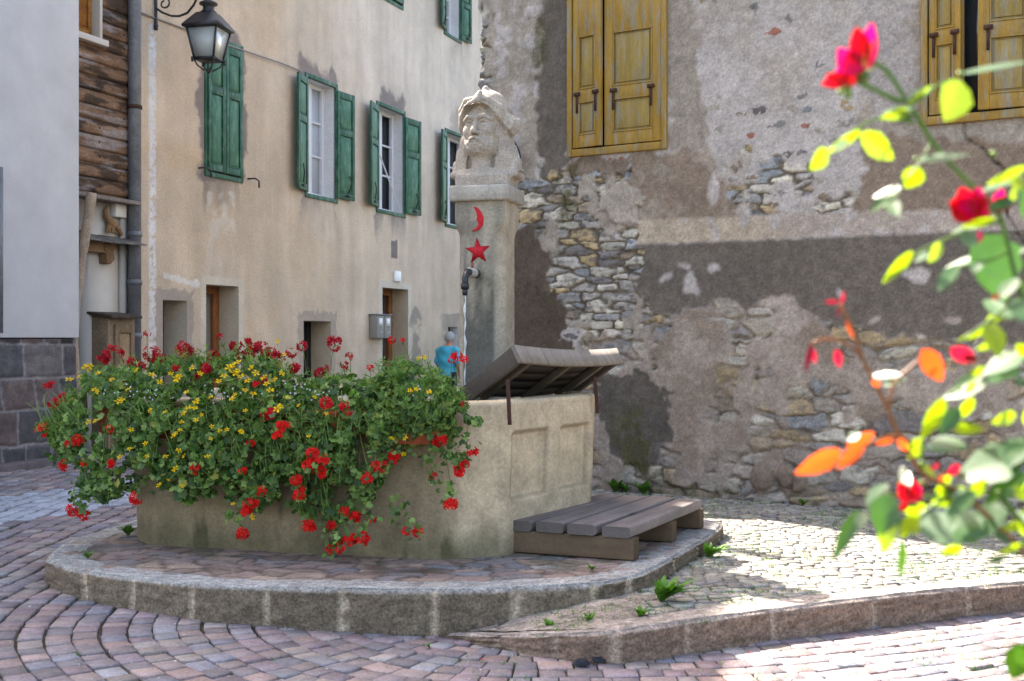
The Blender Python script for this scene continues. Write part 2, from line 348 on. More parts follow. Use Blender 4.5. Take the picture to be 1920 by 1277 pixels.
def ring_setts(p, rr, colf, seed=3):
    rng = np.random.default_rng(seed); V = []; C = []
    for k in range(int(rr[0] / p), int(rr[1] / p)):
        r = k * p + rng.normal() * .004; th = np.arange(-math.pi, -math.pi / 2, .012 / max(r, .3))
        up_ = np.arange(20, CY, -.02); A_ = np.stack([np.full(len(up_), CX - r), up_], 1)
        B_ = np.stack([CX + r * np.cos(th), CY + r * np.sin(th)], 1); xr = np.arange(CX, 6, .02); D_ = np.stack([xr, np.interp(xr, hx, hr_) + CY - r], 1)
        Q = np.vstack([A_, B_, D_]); Q[:, 0] += .010 * np.sin(Q[:, 1] * 5 + k * .25) ; ar = np.concatenate([[0], np.cumsum(np.linalg.norm(np.diff(Q, axis=0), axis=1))])
        T = np.gradient(Q, axis=0); T /= np.linalg.norm(T, axis=1)[:, None] + 1e-9
        a = rng.random() * .1
        while a < ar[-1] - .3:
            L = rng.uniform(.10, .185); f = lambda q: np.array([np.interp(q, ar, Q[:, 0]), np.interp(q, ar, Q[:, 1])]); tf = lambda q: np.array([np.interp(q, ar, T[:, 0]), np.interp(q, ar, T[:, 1])])
            pm = f(a + L / 2)
            if pm[1] > 4.3 and street_ok(pm[0], pm[1]):
                p0, p1, t0, t1 = f(a), f(a + L), tf(a), tf(a + L); n0 = np.array([-t0[1], t0[0]]); n1 = np.array([-t1[1], t1[0]])   # towards the centre
                w0 = p * (abs(t0[0]) if p0[0] > CX else 1); w1 = p * (abs(t1[0]) if p1[0] > CX else 1); ge = .0035; gr = .006
                q = np.array([p0 + t0*ge + n0*gr, p1 - t1*ge + n1*gr, p1 - t1*ge + n1*(w1-gr), p0 + t0*ge + n0*(w0-gr)]) + rng.normal(size=(4, 2)) * .0035
                m = q.mean(0); z = float(sz(m[0], m[1])) + rng.normal() * .003; tl = rng.normal(size=2) * .02
                top = [np.append(v, z + (v - m) @ tl) for v in m + (q - m) * .93]; lo = [np.append(v, z - .006 + (v - m) @ tl) for v in q]; bt = [np.append(v, z - .03) for v in m + (q - m) * .97]
                V.append(np.array(top + lo + bt)); C.append(np.tile(colf(rng, m), (12, 1)))
            a += L
    n = len(V); base = np.array([[0,1,2,3]] + [[i, i+4, (i+1)%4+4, (i+1)%4] for i in range(4)] + [[i+4, i+8, (i+1)%4+8, (i+1)%4+4] for i in range(4)])
    return Geo().add(np.array(V).reshape(-1, 3), (base[None] + 12 * np.arange(n)[:, None, None]).reshape(-1, 4), np.vstack(C))
hr_ = np.interp(hx, hx, np.concatenate([[0], np.cumsum((lambda q: (q[1:] + q[:-1]) / 2 * .01)(.44 * sstep(.3, 2.4, hx)))])); hr_ = hr_ - np.interp(CX, hx, hr_)
g = ring_setts(.135, (.4, 10), scol)
struct(g.build('street', M['sett']))
tcols = [lin(c) * .9 for c in ('#a59f94','#9a948e','#aaa394','#908a86','#b0a99a','#9c9284')]
lkd = lambda x, y: float(np.min(np.hypot(LKs[:, 0] - x, LKs[:, 1] - y)))
ty = lambda x: .30 * x + .12 * math.sin(x * 1.3); typ = lambda x: .30 + .156 * math.cos(x * 1.3)
g = make_setts(lambda x, y: x / y < .6 and lkd(x, y) > .155 and x > .66 and bool(inpoly(x, y, terr)) and not bool(inpoly(x, y, PO)), lambda x, y: float(tz(x, y)), ty, typ, .078, (2, 14), (-.6, 7), (.07, .125),
               lambda rng, m: tcols[rng.integers(len(tcols))] * rng.uniform(.75, 1.15), gap=.0065, dome=.007, jit=.018, seed=5, tilt=.03)
struct(g.build('pavement', M['sett']))
# kerbs -------------------------------------------------------------
def kerb(name, path, width, zt, zb, joints, faces, topc, facec, mortc, closed=False, seed=1, tfn=None):
    P = path; n = len(P); T = np.zeros((n, 2))
    T[1:-1] = P[2:, :2] - P[:-2, :2]; T[0] = P[1, :2] - P[0, :2]; T[-1] = P[-1, :2] - P[-2, :2]
    if closed: T[0] = P[1, :2] - P[-1, :2]; T[-1] = P[0, :2] - P[-2, :2]
    T /= np.linalg.norm(T, axis=1)[:, None]
    for _ in range(3):
        T2 = T.copy(); T2[1:-1] = (T[:-2] + T[1:-1] + T[2:]) / 3; T = T2
    N = np.stack([T[:, 1], -T[:, 0]], 1)   # outward (right of travel)
    arc = np.concatenate([[0], np.cumsum(np.linalg.norm(np.diff(P[:, :2], axis=0), axis=1))])
    dj = np.min(np.abs(arc[:, None] - np.array(joints)[None]), axis=1)
    jn_ = np.argmin(np.abs(arc[:, None] - np.array(joints)[None]), axis=1); jw_ = .008 + .022 * hsh(jn_, 0 * jn_, seed + 21); prof = []
    for t in np.linspace(0, 1, 7): prof.append((-(1 - t), 0, 0))
    prof += [(-.004, -.004, 0), (.004, -.014, 1)]
    for t in np.linspace(.12, 1, 10): prof.append((.006, -t, 2))
    G = np.zeros((n, len(prof), 3)); C = np.zeros((n, len(prof), 3))
    for k, (o, dz, ty_) in enumerate(prof):
        z0 = zt; zz = (zt + dz) if ty_ < 2 else zt * (1 + dz) + zb * (-dz)
        if ty_ < 2 and dz < 0: zz = np.maximum(zt + dz, zb)
        rough = (fbm(arc * 9, np.full(n, k * 1.0 + seed * 10), seed, 4) - .5)
        off = o + (rough * .035 if ty_ == 2 else rough * .01)
        jd = np.exp(-(dj / .02) ** 2) * (.016 if ty_ else .004)
        bulge = .008 * np.clip(dj / .15, 0, 1) * (1 if ty_ == 2 else 0)
        off = off - jd + bulge
        if ty_ == 0: off = off - o + o * np.asarray(width) - .012
        G[:, k, 0] = P[:, 0] + N[:, 0] * off; G[:, k, 1] = P[:, 1] + N[:, 1] * off
        G[:, k, 2] = zz + (fbm(arc * 5, np.full(n, 3. + k * .3), seed + 3, 3) - .5) * (.012 if ty_ < 2 else 0) - (jd * .6 if ty_ < 2 else 0)
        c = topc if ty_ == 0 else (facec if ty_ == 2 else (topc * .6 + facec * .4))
        v = .55 + .9 * fbm(arc * 22, np.full(n, k * 1.6), seed + 7, 4)
        sid = hsh(np.searchsorted(np.array(joints), arc), 0 * arc, seed) * .3 + .85
        cc = c[None] * (v * sid)[:, None]
        if ty_: cc = mixc(cc, np.tile(mortc, (n, 1)), sstep(.006, -.004, dj - jw_ + .01 * (fbm(arc * 30, np.full(n, k * .8), 4) - .5) * 1.6))
        C[:, k] = cc
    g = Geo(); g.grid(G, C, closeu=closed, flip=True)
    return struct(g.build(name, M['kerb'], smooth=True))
zbP = sz(POs[:, 0], POs[:, 1]) - .02; ti = (POs[:, 0] > .5); zbP = np.where(ti, TZ * .9, zbP)
arcP = np.concatenate([[0], np.cumsum(np.linalg.norm(np.diff(POs, axis=0), axis=1))])
def arc_at(px, path, arc, z=None):
    d = path[:, 0] / path[:, 1] * F + 960; m = path[:, 1] < 9; d = np.where(m, d, 1e9); return arc[np.argmin(np.abs(d - px))]
jp = [arc_at(x, POs, arcP) for x in (108, 160, 250, 362, 497, 640, 817, 970, 1112, 1178, 1262)] + [arcP[-1]]
last = jp[-2]; jp = sorted(jp + list(np.arange(last + .55, arcP[-1] - .3, .7)))
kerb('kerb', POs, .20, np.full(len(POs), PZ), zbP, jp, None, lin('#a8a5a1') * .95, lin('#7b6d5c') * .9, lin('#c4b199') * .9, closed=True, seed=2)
arcL = np.concatenate([[0], np.cumsum(np.linalg.norm(np.diff(LKs[:, :2], axis=0), axis=1))])
jl = [arc_at(x, LKs, arcL) for x in (930, 1040, 1152, 1288, 1452, 1640, 1815, 1990)]; jl += list(np.arange(jl[-1] + .8, arcL[-1], .8))
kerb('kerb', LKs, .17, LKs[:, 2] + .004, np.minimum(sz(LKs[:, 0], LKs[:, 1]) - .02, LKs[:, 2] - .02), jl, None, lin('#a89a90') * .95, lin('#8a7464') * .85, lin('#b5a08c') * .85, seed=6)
# flat stone apron where the low kerb runs against the raised one
xs = np.arange(-.42, .74, .012); m_ = (POs[:, 1] < 9) & (POs[:, 0] < 1.2) & (POs[:, 1] < 7.6); po = POs[m_]; po = po[np.argsort(po[:, 0])]
ya = np.interp(xs, LKs[:, 0], LKs[:, 1]) + .10; yb_ = np.interp(xs, po[:, 0], po[:, 1]) + .03; zt_ = np.interp(xs, LKs[:, 0], LKs[:, 2])
tt = np.linspace(0, 1, 30)[None]; GX = xs[:, None] + 0 * tt; GY = ya[:, None] + (yb_ - ya)[:, None] * tt; w1, w2, wi = worley(GX * 3.0 + fbm(GX * 5, GY * 5, 71) * .5, GY * 4.2 + fbm(GX * 5, GY * 5, 72) * .5, 73)
e_ = sstep(.03, .12, w2 - w1); GZ = zt_[:, None] - .004 + .006 * e_ + .012 * (fbm(GX * 9, GY * 9, 70) - .5)
CC = lin('#a3968a') * .95 * ((.55 + .45 * e_) * (.75 + .35 * wi) * (.8 + .4 * fbm(GX * 14, GY * 14, 74)))[..., None]
g = Geo(); g.grid(np.stack([GX, GY, GZ], -1), CC); struct(g.build('kerb', M['kerb'], smooth=True))
# platform top: worn crazy paving
g = Geo(); xs = np.arange(-3.1, 1.6, .018); ys = np.arange(6.6, 10.6, .022); XX, YY = np.meshgrid(xs, ys, indexing='ij')
wx = XX * 5.2 + (fbm(XX * 6, YY * 6, 3) - .5) * 1.2; wy = YY * 7 + (fbm(XX * 6, YY * 6, 8) - .5) * 1.2
f1, f2, idc = worley(wx, wy, 4); e = np.clip((f2 - f1) / .22, 0, 1)
pal = np.array([lin(c) for c in ('#9c8882','#a89086','#8f8584','#ad9686','#888488','#9a8478')]) * .85
C = pal[(idc * 5.99).astype(int)] * (.85 + .3 * hsh((idc * 9999), 0 * idc, 3))[..., None]
C = mixc(C, np.broadcast_to(lin('#b9b0a8') * .8, C.shape), (idc > .955))
dirt = fbm(XX * 2.5, YY * 2.5, 21); C = mixc(np.broadcast_to(lin('#5f5146') * .7, C.shape), C, np.clip(e * 1.3, 0, 1) * sstep(.25, .55, dirt + .12))
C = mixc(C, np.broadcast_to(lin('#4f5a34') * .6, C.shape), sstep(.62, .75, fbm(XX * 4, YY * 4, 33)) * .5)
Z = PZ - .014 + e * .007 + fbm(XX * 20, YY * 20, 2) * .004 + hsh(idc * 9999, 0 * idc, 8) * .006
kp = inpoly((XX[:-1,:-1]+XX[1:,1:])/2, (YY[:-1,:-1]+YY[1:,1:])/2, [tuple(p) for p in POs[::3] * .975 + np.array([-.75, 8.6]) * .025])
g.grid(np.stack([XX, YY, Z], -1), C, keep=kp); struct(g.build('platform', M['sett'], smooth=True))
# ================================================================== RIGHT STONE HOUSE
def rows_rubble(s, z, seed, rh=(.06, .16), lr=(.14, .5), wob=.03):
    rng = np.random.default_rng(seed)
    zz = z + (fbm(s * 2.2, z * 2.2, seed) - .5) * wob * 3 + (fbm(s * 9, z * 9, seed + 1) - .5) * wob * .9
    ss = s + (fbm(s * 8, z * 8, seed + 2) - .5) * wob * 1.3
    lo = zz.min() - .2; hi = zz.max() + .2; b = [lo]
    while b[-1] < hi: b.append(b[-1] + rng.uniform(*rh))
    b = np.array(b); ri = np.searchsorted(b, zz) - 1; ri = np.clip(ri, 0, len(b) - 2)
    d = np.minimum(zz - b[ri], b[ri + 1] - zz); ci = np.zeros(s.shape)
    for r in range(len(b) - 1):
        m = ri == r
        if not m.any(): continue
        hgt = b[r + 1] - b[r]; cb = [s.min() - .6]
        while cb[-1] < s.max() + .6: cb.append(cb[-1] + rng.uniform(*lr) * (.6 + hgt * 5))
        cb = np.array(cb); q = ss[m] + (zz[m] - b[r]) * rng.uniform(-.25, .25); k = np.searchsorted(cb, q) - 1; k = np.clip(k, 0, len(cb) - 2)
        d[m] = np.minimum(d[m], np.minimum(q - cb[k], cb[k + 1] - q)); ci[m] = k
    return d, hsh(ri, ci, seed + 4), hsh(ri, ci, seed + 6)
def slabs(s, z, seed, fx=3.2, fz=8.5, wob=.5, joint=.05):
    x = s * fx + (fbm(s * 3, z * 3, seed) - .5) * wob * 2 + (fbm(s * 16, z * 16, seed + 1) - .5) * wob * .45
    y = z * fz + (fbm(s * 2, z * 2, seed + 2) - .5) * wob * 2.2 + (fbm(s * 16, z * 16, seed + 3) - .5) * wob * .55
    y0 = np.floor(y); x = x + .5 * (np.mod(y0, 2))
    xi = np.floor(x); yi = np.floor(y); x0 = s * fx + (fbm(s * 3, z * 3, seed) - .5) * wob * 2 + (fbm(s * 16, z * 16, seed + 1) - .5) * wob * .45
    f1 = np.full(s.shape, 99.); f2 = f1.copy(); ident = np.zeros(s.shape); ddx = np.zeros(s.shape); ddy = np.zeros(s.shape)
    for dy in (-2, -1, 0, 1, 2):
        cy = yi + dy; xr = x0 + .5 * np.mod(cy, 2)
        for dx in (-1, 0, 1):
            cx = np.floor(xr) + dx; sc = .62 + .95 * hsh(cx, cy, seed + 11)
            ox = cx + .5 + (hsh(cx, cy, seed + 12) - .5) * .7; oy = cy + .5 + (hsh(cx, cy, seed + 13) - .5) * .8
            ex = np.abs(xr - ox); ey = np.abs(y - oy); d = (ex ** 5 + ey ** 5) ** .2 / sc
            m = d < f1; f2 = np.where(m, f1, np.minimum(f2, d)); ident = np.where(m, hsh(cx, cy, seed + 14), ident)
            ddx = np.where(m, xr - ox, ddx); ddy = np.where(m, y - oy, ddy); f1 = np.where(m, d, f1)
    e = (f2 - f1)
    tilt = (hsh(ident * 1e6, 0 * ident, 3) - .5) * ddx * .03 + (hsh(ident * 1e6, 0 * ident, 4) - .65) * ddy * .03
    return e, ident, hsh(ident * 1e6, 0 * ident, 5), tilt
RWL = 5.6; RWH = 8.2
s_ = np.concatenate([np.arange(0, 5.5, .0125), np.arange(5.5, 12.01, .08)]); z_ = np.concatenate([np.arange(.05, 4.95, .0125), np.arange(4.95, RWH + .01, .08)])
WIN = [(1068, 1254, 288, 1160), (1729, 1990, 226, 1860)]
def rw_s(px):  # pixel column -> distance along wall
    k = (px - 960) / F; Y = 12.36 / (1 + .62 * k); return ((k * Y - RW0[0]) * RWE[0] + (Y - RW0[1]) * RWE[1])
def rw_P(s, z, d=0): return RW0 + RWE * s + RWN * d + np.array([0, 0, z])
def rw_z(px, py):
    s = rw_s(px); return CAMZ + (HZ - py) / F * rw_P(s, 0)[1]
wins = []
for (x0, x1, yb, xc) in WIN: wins.append((rw_s(x0) , rw_s(x1), rw_z(xc, yb), rw_z(xc, yb) + 1.62))
for (a, b, c, d) in wins:
    s_ = np.concatenate([s_, [a + .04, b - .04]]); z_ = np.concatenate([z_, [c + .04, d - .04]])
s_ = np.unique(np.round(s_, 5)); z_ = np.unique(np.round(z_, 5))
S, Z = np.meshgrid(s_, z_, indexing='ij')
Xw = RW0[0] + RWE[0] * S; Yw = RW0[1] + RWE[1] * S
PX = 960 + Xw / Yw * F; PY = HZ - (Z - CAMZ) / Yw * F
nz = lambda sc, sd, o=4: fbm(S * sc, Z * sc, sd, o)
wx_ = PX + (nz(7, 40) - .5) * 46 + (nz(28, 41) - .5) * 16; wy_ = PY + (nz(7, 42) - .5) * 46 + (nz(28, 43) - .5) * 16
sm_x = PX + (nz(12, 44) - .5) * 14; sm_y = PY + (nz(12, 45) - .5) * 14
def msk(poly, sharp=True): return inpoly(wx_ if sharp else sm_x, wy_ if sharp else sm_y, poly)
K = 1.0
cm = {k: lin(v) * K for k, v in dict(mauve='#b6aaa2', grey='#a69889', brown='#857363', dark='#695f55', darker='#5a4c40', cream='#b5a28c', pink='#9c8c7e', moss='#4d4a26', cream2='#a9998c').items()}
tone = lambda c: np.broadcast_to(cm[c], S.shape + (3,)).copy()
# stones
e1r, i1, j1, tl1 = slabs(S, Z, 3, 3.6, 11.0, .42)
f1, f2, iw = worley(S * 6 + (nz(5, 50) - .5) * 1.5, Z * 11 + (nz(5, 51) - .5) * 1.5, 6)
spal = np.array([lin(c) for c in ('#aaa193','#928a82','#b9ae9a','#85807c','#b09872','#9d948a','#c2b8a8','#8f7d69','#8a8a8a','#a48e6c','#736b67','#aea394')])
stc = spal[(i1 * 11.99).astype(int)] * (.8 + .4 * j1)[..., None]
stc = 1.12 * stc * (.70 + .60 * fbm(S * 9 + i1 * 50, Z * 55, 60))[..., None]
stc = mixc(stc, np.broadcast_to(lin('#5f5a58'), stc.shape), sstep(.56, .70, fbm(S * 12, Z * 22, 59)) * .7)
e1 = sstep(.05, .17, e1r)
mort = np.broadcast_to(lin('#6e6254'), stc.shape) * (.5 + .9 * nz(22, 61))[..., None]
C_st = mixc(mort, stc, e1); h_st = sstep(.02, .22, e1r) * (.014 + .018 * j1) + tl1 + (fbm(S * 7, Z * 40, 58) - .5) * .016 + nz(25, 62) * .010 - .018
# base: mauve plaster with pebble flecks
C = tone('mauve') * (.86 + .28 * nz(3, 63))[..., None]; Hh = .012 + nz(9, 64) * .010 + nz(40, 65, 3) * .004
C = mixc(C, tone('grey'), sstep(.5, .68, nz(2.2, 66)) * .5)
pst = spal[(iw * 11.99).astype(int)] * (.75 + .3 * nz(30, 70))[..., None]
red = np.broadcast_to(lin('#a06a58'), pst.shape)
pst = np.where((iw * 53 % 1 > .85)[..., None], red, pst)
peb = (f1 < .36 + .12 * (nz(12, 67) - .5)) & (hsh(iw * 99999, 0 * iw, 2) > np.where(PY > 180, .72, .90)) & (nz(20, 68) > .36)
C = np.where(peb[..., None], pst * .95, C); Hh = np.where(peb, Hh + .004, Hh)
Zn = np.zeros(S.shape)
BL = [2]; GRN = nz(24, 39, 3)
def over(m, col, hgt, amt=1.0):
    global C, Hh
    m = np.asarray(m, float) * amt
    if BL[0]:
        w_ = BL[0]
        for ax in (0, 1):
            cs_ = np.cumsum(np.pad(m, [(w_ + 1, w_) if a == ax else (0, 0) for a in (0, 1)], mode='edge'), axis=ax)
            n_ = m.shape[ax]; m = (np.take(cs_, range(2 * w_ + 1, 2 * w_ + 1 + n_), ax) - np.take(cs_, range(0, n_), ax)) / (2 * w_ + 1)
        m = np.clip((m - .5) * 1.6 + .5 + (GRN - .5) * .3 * (np.abs(m - .5) < .49), 0, 1)
    C = mixc(C, col, m); Hh = Hh * (1 - m) + hgt * m
pl = .010 + nz(6, 71) * .006 + nz(60, 72, 3) * .004
speck = (vn(S * 150, Z * 150, 73) > .86) & (nz(8, 74) > .42)
def plaster(c, v=.3): return tone(c) * (1 - v / 2 + v * nz(5, 75) + .12 * (nz(45, 76, 3) - .5))[..., None]
# stones showing in plaster lower part of the upper field
over(msk([(1360,310),(1440,285),(1560,320),(1620,370),(1600,405),(1480,415),(1390,420),(1370,380)]) & (nz(5, 77) > .47), C_st * 1.08, h_st * .6 + .004)
# left strip
over(msk([(880,-2000),(1012,-2000),(1018,250),(1000,330),(985,420),(880,420)]), plaster('grey', .5), pl + .004)
over(msk([(880,-2000),(1012,-2000),(1010,230),(960,300),(930,200)]) & (nz(5, 78) > .55), plaster('mauve', .4), pl + .01)
over(msk([(1006,-2000),(1075,-2000),(1075,310),(1020,330),(1000,220),(1014,100)]), plaster('dark', .4) * 1.03, pl)
# cement plaster round the windows
over(msk([(1250,-2000),(1300,-2000),(1305,80),(1318,170),(1330,250),(1345,300),(1250,300)]), plaster('grey', .35) * .9, pl)
cem = [(1178,285),(1340,285),(1352,320),(1372,372),(1395,412),(1205,420),(1195,370),(1180,330)]
over(msk(cem), plaster('brown', .35) * 1.12, pl + .004); over(msk(cem) & (nz(9, 31) > .6), plaster('grey'), pl + .004, .5)
over(inpoly(sm_x, sm_y, [(1333,330),(1345,318),(1352,370),(1338,392),(1325,360)]), plaster('mauve'), pl)
r2 = [(1644,-2000),(2600,-2000),(2600,395),(1612,402),(1625,322),(1603,226),(1633,173),(1640,30)]
over(msk(r2), plaster('grey', .3) * .88, pl + .004)
over(msk([(1600,262),(2600,262),(2600,382),(1608,396),(1622,322)]), plaster('brown', .35) * 1.05, pl + .004); pass
over(msk([(1600,-2000),(1725,-2000),(1725,200),(1640,240),(1630,170)]) & (nz(30, 79) > .4), plaster('mauve', .3) * .85, pl + .004)
# cream band
bt = 412 - (PX - 1205) * .035; bb = 459 - (PX - 1205) * .040
bandm = (wy_ * .12 + PY * .88 > bt) & (PY + (nz(18, 80) - .5) * 6 < bb) & (wx_ > 1198)
over(bandm, mixc(plaster('cream', .3), plaster('cream2', .3), sstep(1380, 1520, wx_)), pl + .002)
over(bandm & (nz(7, 81) > .62), plaster('mauve', .3), pl)
# dark band
db = np.interp(PX, [1190, 1240, 1300, 1400, 1480, 1560, 1640, 1740, 1920, 2400], [575, 592, 575, 570, 572, 600, 628, 640, 640, 700])
dark = (PY + (nz(18, 80) - .5) * 6 >= bb) & (wy_ < db) & (wx_ > 1196)
Cd = plaster('dark', .28) * 1.06
low = (PY >= bb) & ~dark & (wx_ > 1196)
# lower mixed zone
lowz = low | msk([(1100,600),(1240,590),(1240,1100),(1080,1100),(1080,650)])
Cp = plaster('pink', .45); Cp = mixc(Cp, tone('brown'), sstep(.5, .7, nz(4, 82)) * .7)
over(lowz, Cp, .014 + nz(7, 83) * .014 + nz(35, 84, 3) * .006)
shown = sstep(.50, .56, nz(2.6, 85) + .13 * sstep(800, 930, PY) + .10 * sstep(1450, 1560, PX) + .09 * sstep(640, 590, PY) - .12 * inpoly(PX, PY, [(1230,650),(1420,650),(1400,850),(1250,850)]))
e2r, i2, j2, tl2 = slabs(S, Z, 19, 2.9, 8.0, .55)
st2 = spal[(i2 * 11.99).astype(int)] * (.72 + .4 * j2)[..., None] * (.78 + .44 * fbm(S * 14, Z * 50, 86))[..., None]
st2 = mixc(st2, np.broadcast_to(lin('#5f5a58'), stc.shape), sstep(.56, .70, fbm(S * 10, Z * 20, 57)) * .6); st2 = mixc(mixc(mort, Cp, sstep(.35, .6, nz(3, 56))), mixc(st2, Cp, .1 + .5 * sstep(.45, .62, nz(6, 55))), sstep(.03, .14, e2r)); h2 = sstep(.02, .25, e2r) * (.014 + .022 * j2) + tl2 + (fbm(S * 7, Z * 36, 54) - .5) * .014 + nz(25, 87) * .012 - .014
over(lowz * shown, st2, h2)
over(dark, Cd, pl + .006)
for bx, by, bw, bh in [(1249,520,9,14),(1298,527,11,22),(1343,508,11,12),(1716,515,22,17),(1565,550,8,10),(1640,600,14,12),(1282,503,7,7),(1780,600,20,9),(1480,600,30,20),(1455,570,22,12)]:
    over(((wx_ - bx) / bw) ** 2 + ((wy_ - by) / bh) ** 2 < 1.0, plaster('mauve', .3) if by < 560 else plaster('cream2', .4), pl)
BL[0] = 1
# big exposed stone field on the left
sf = [(985,330),(1060,312),(1085,330),(1180,290),(1200,400),(1206,465),(1196,545),(1240,600),(1170,640),(1060,600),(1030,540),(950,545),(950,330)]
over(msk(sf), C_st * 1.12, h_st * 1.3)
over(msk(sf) & (nz(5, 29) > .63), plaster('grey', .5) * .95, .014 + nz(12, 28) * .012, .85)
over(inpoly(wx_, wy_, [(1128,352),(1190,340),(1202,380),(1200,418),(1160,428),(1128,400)]), plaster('grey', .5) * 1.05, .035 + nz(14, 88) * .015)
over(msk([(1075,292),(1180,292),(1170,325),(1110,335),(1075,325)]), plaster('brown', .5) * .9, .015 + nz(8, 90) * .02)
over(msk([(930,430),(1000,425),(1030,480),(1035,550),(930,560)]), plaster('darker', .5) * 1.15, pl + .01, .85)
over(inpoly(wx_, wy_, [(940,548),(1050,545),(1075,600),(1062,650),(1060,720),(940,720)]), plaster('darker', .4) * 1.0, pl + .004)
over(msk([(1125,700),(1190,690),(1250,720),(1262,800),(1245,870),(1190,880),(1140,850),(1120,780)]), plaster('dark', .6) * .82, pl + .008)
# moss
ms = nz(4, 91); mm = sstep(.52, .64, ms) * (np.exp(-(((PX - 1060) / 46) ** 2 + ((PY - 350) / 60) ** 2)) + .8 * np.exp(-(((PX - 1010) / 40) ** 2 + ((PY - 500) / 60) ** 2)) + .8 * np.exp(-(((PX - 1210) / 60) ** 2 + ((PY - 810) / 50) ** 2)) + .9 * np.exp(-(((PX - 1160) / 90) ** 2 + ((PY - 880) / 22) ** 2)) + .6 * np.exp(-(((PX - 1012) / 16) ** 2 + ((PY - 90) / 180) ** 2)) + .45 * np.exp(-((PY - 925) / 16) ** 2))
C = mixc(C, tone('moss') * .8, np.clip(mm, 0, .9)); C = mixc(C, tone('moss') * 1.3, (mm > .3) * (nz(60, 92, 2) > .55) * .5)
# round boulders at foot
for bx, by, br in [(1432, 893, 25), (1478, 890, 20), (1500, 905, 16)]:
    q = ((sm_x - bx) / br) ** 2 + ((sm_y - by) / (br * 1.05)) ** 2; m = q < 1
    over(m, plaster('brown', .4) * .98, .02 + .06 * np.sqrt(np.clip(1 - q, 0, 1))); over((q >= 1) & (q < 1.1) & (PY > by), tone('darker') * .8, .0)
# cracks
def crack(pts, w=1.4):
    global C, Hh
    dd = np.full(S.shape, 99.)
    for (x0, y0), (x1, y1) in zip(pts[:-1], pts[1:]):
        L2 = (x1 - x0) ** 2 + (y1 - y0) ** 2; t = np.clip(((sm_x - x0) * (x1 - x0) + (sm_y - y0) * (y1 - y0)) / L2, 0, 1)
        dd = np.minimum(dd, np.hypot(sm_x - x0 - t * (x1 - x0), sm_y - y0 - t * (y1 - y0)))
    over(dd < w, tone('darker') * .25, -.012)
crack([(1808,228),(1815,262),(1850,285),(1870,305),(1885,325),(1880,350),(1888,395),(1905,430),(1925,462)], 1.8)
crack([(1722,372),(1724,395)], 1.0)
bl = sstep(.2, .02, S)   # broken left edge shows rubble
over(((S + (nz(6, 93) - .5) * .16) < .07), C_st * 1.0, h_st * 1.3)
edge = (nz(5, 94) - .5) * .16 * np.clip(1 - S / .3, 0, 1) + (fbm(0 * S, Z * 16, 95) - .5) * .07 * np.clip(1 - S / .2, 0, 1)
Pw = RW0 + RWE * (S + edge - .03 * np.clip(1 - S / .3, 0, 1))[..., None] + RWN * Hh[..., None]; Pw[..., 2] = Z
sc = (s_[:-1] + s_[1:]) / 2; zc = (z_[:-1] + z_[1:]) / 2; keep = np.ones((len(sc), len(zc)), bool)
for (a, b, c, d) in wins: keep &= ~(((sc > a + .04) & (sc < b - .04))[:, None] & ((zc > c + .04) & (zc < d - .04))[None])
C = np.clip(C * (.88 + .24 * np.random.default_rng(4).random(S.shape))[..., None] * (.86 + .28 * vn(S * 45, Z * 45, 98))[..., None], 0, 1)
SH = thing('stone_house', 'old house wall of patchy grey plaster and exposed rubble stones with yellow shutters', 'house', tuple(RW0))
g = Geo(); g.grid(Pw, C, keep=keep)
# the rest of the house body behind the facade (side, top)
b0 = Pw[0]; back = b0 - RWN * 5 + RWE * 0
b0n = np.stack([b0, b0 + (-RWN * .25), back], 0); bc = np.broadcast_to(C[0] * .9, (3,) + C[0].shape)
g.grid(b0n, bc, flip=False)
wall = g.build('wall', M['stone_wall'], SH, smooth=True)
g = Geo(); o = rw_P(-.45, RWH, .0); g.box(rw_P(-.02, RWH, .0) , RWE * 12.5, -RWN * 5.4, [0, 0, .25], lin('#5b4a40')); g.build('roof', M['oldwood'], SH)
# deep window niches
def paneled(g, o, u, n, w, h, rails, st=.085, dep=.04, col=(1, 1, 1), colp=None, split=None):
    """frame-and-panel leaf: o = lower corner, u = width dir, n = face dir; rails = list of panel (z0,z1)"""
    u = np.asarray(u, float); n = np.asarray(n, float); up = np.array([0, 0, 1.]); colp = col if colp is None else colp
    o = np.asarray(o, float)
    B = lambda a, b, z0, z1, d0, d1, c=col: g.box(o + u * a + up * z0 + n * d0, u * (b - a), up * (z1 - z0), n * (d1 - d0), c)
    B(0, st, 0, h, -dep, 0); B(w - st, w, 0, h, -dep, 0)
    zs = [0] + [v for r in rails for v in r] + [h]
    for k in range(0, len(zs), 2): B(st, w - st, zs[k], zs[k + 1], -dep, -.002)
    for (z0, z1) in rails:
        B(st, w - st, z0, z1, -dep + .006, -.022, colp)
        m = .035; B(st + m, w - st - m, z0 + m, z1 - m, -.022, -.010, colp)
        for (a, b, c, d) in ((st, w - st, z0, z0 + .014), (st, w - st, z1 - .014, z1), (st, st + .014, z0 + .014, z1 - .014), (w - st - .014, w - st, z0 + .014, z1 - .014)):
            B(a, b, c, d, -.022, .004)
def ypt(px, z, d=0): return rw_P(rw_s(px), z, d)
yc = lin('#a88233') * .9; yc2 = lin('#a08544') * .9
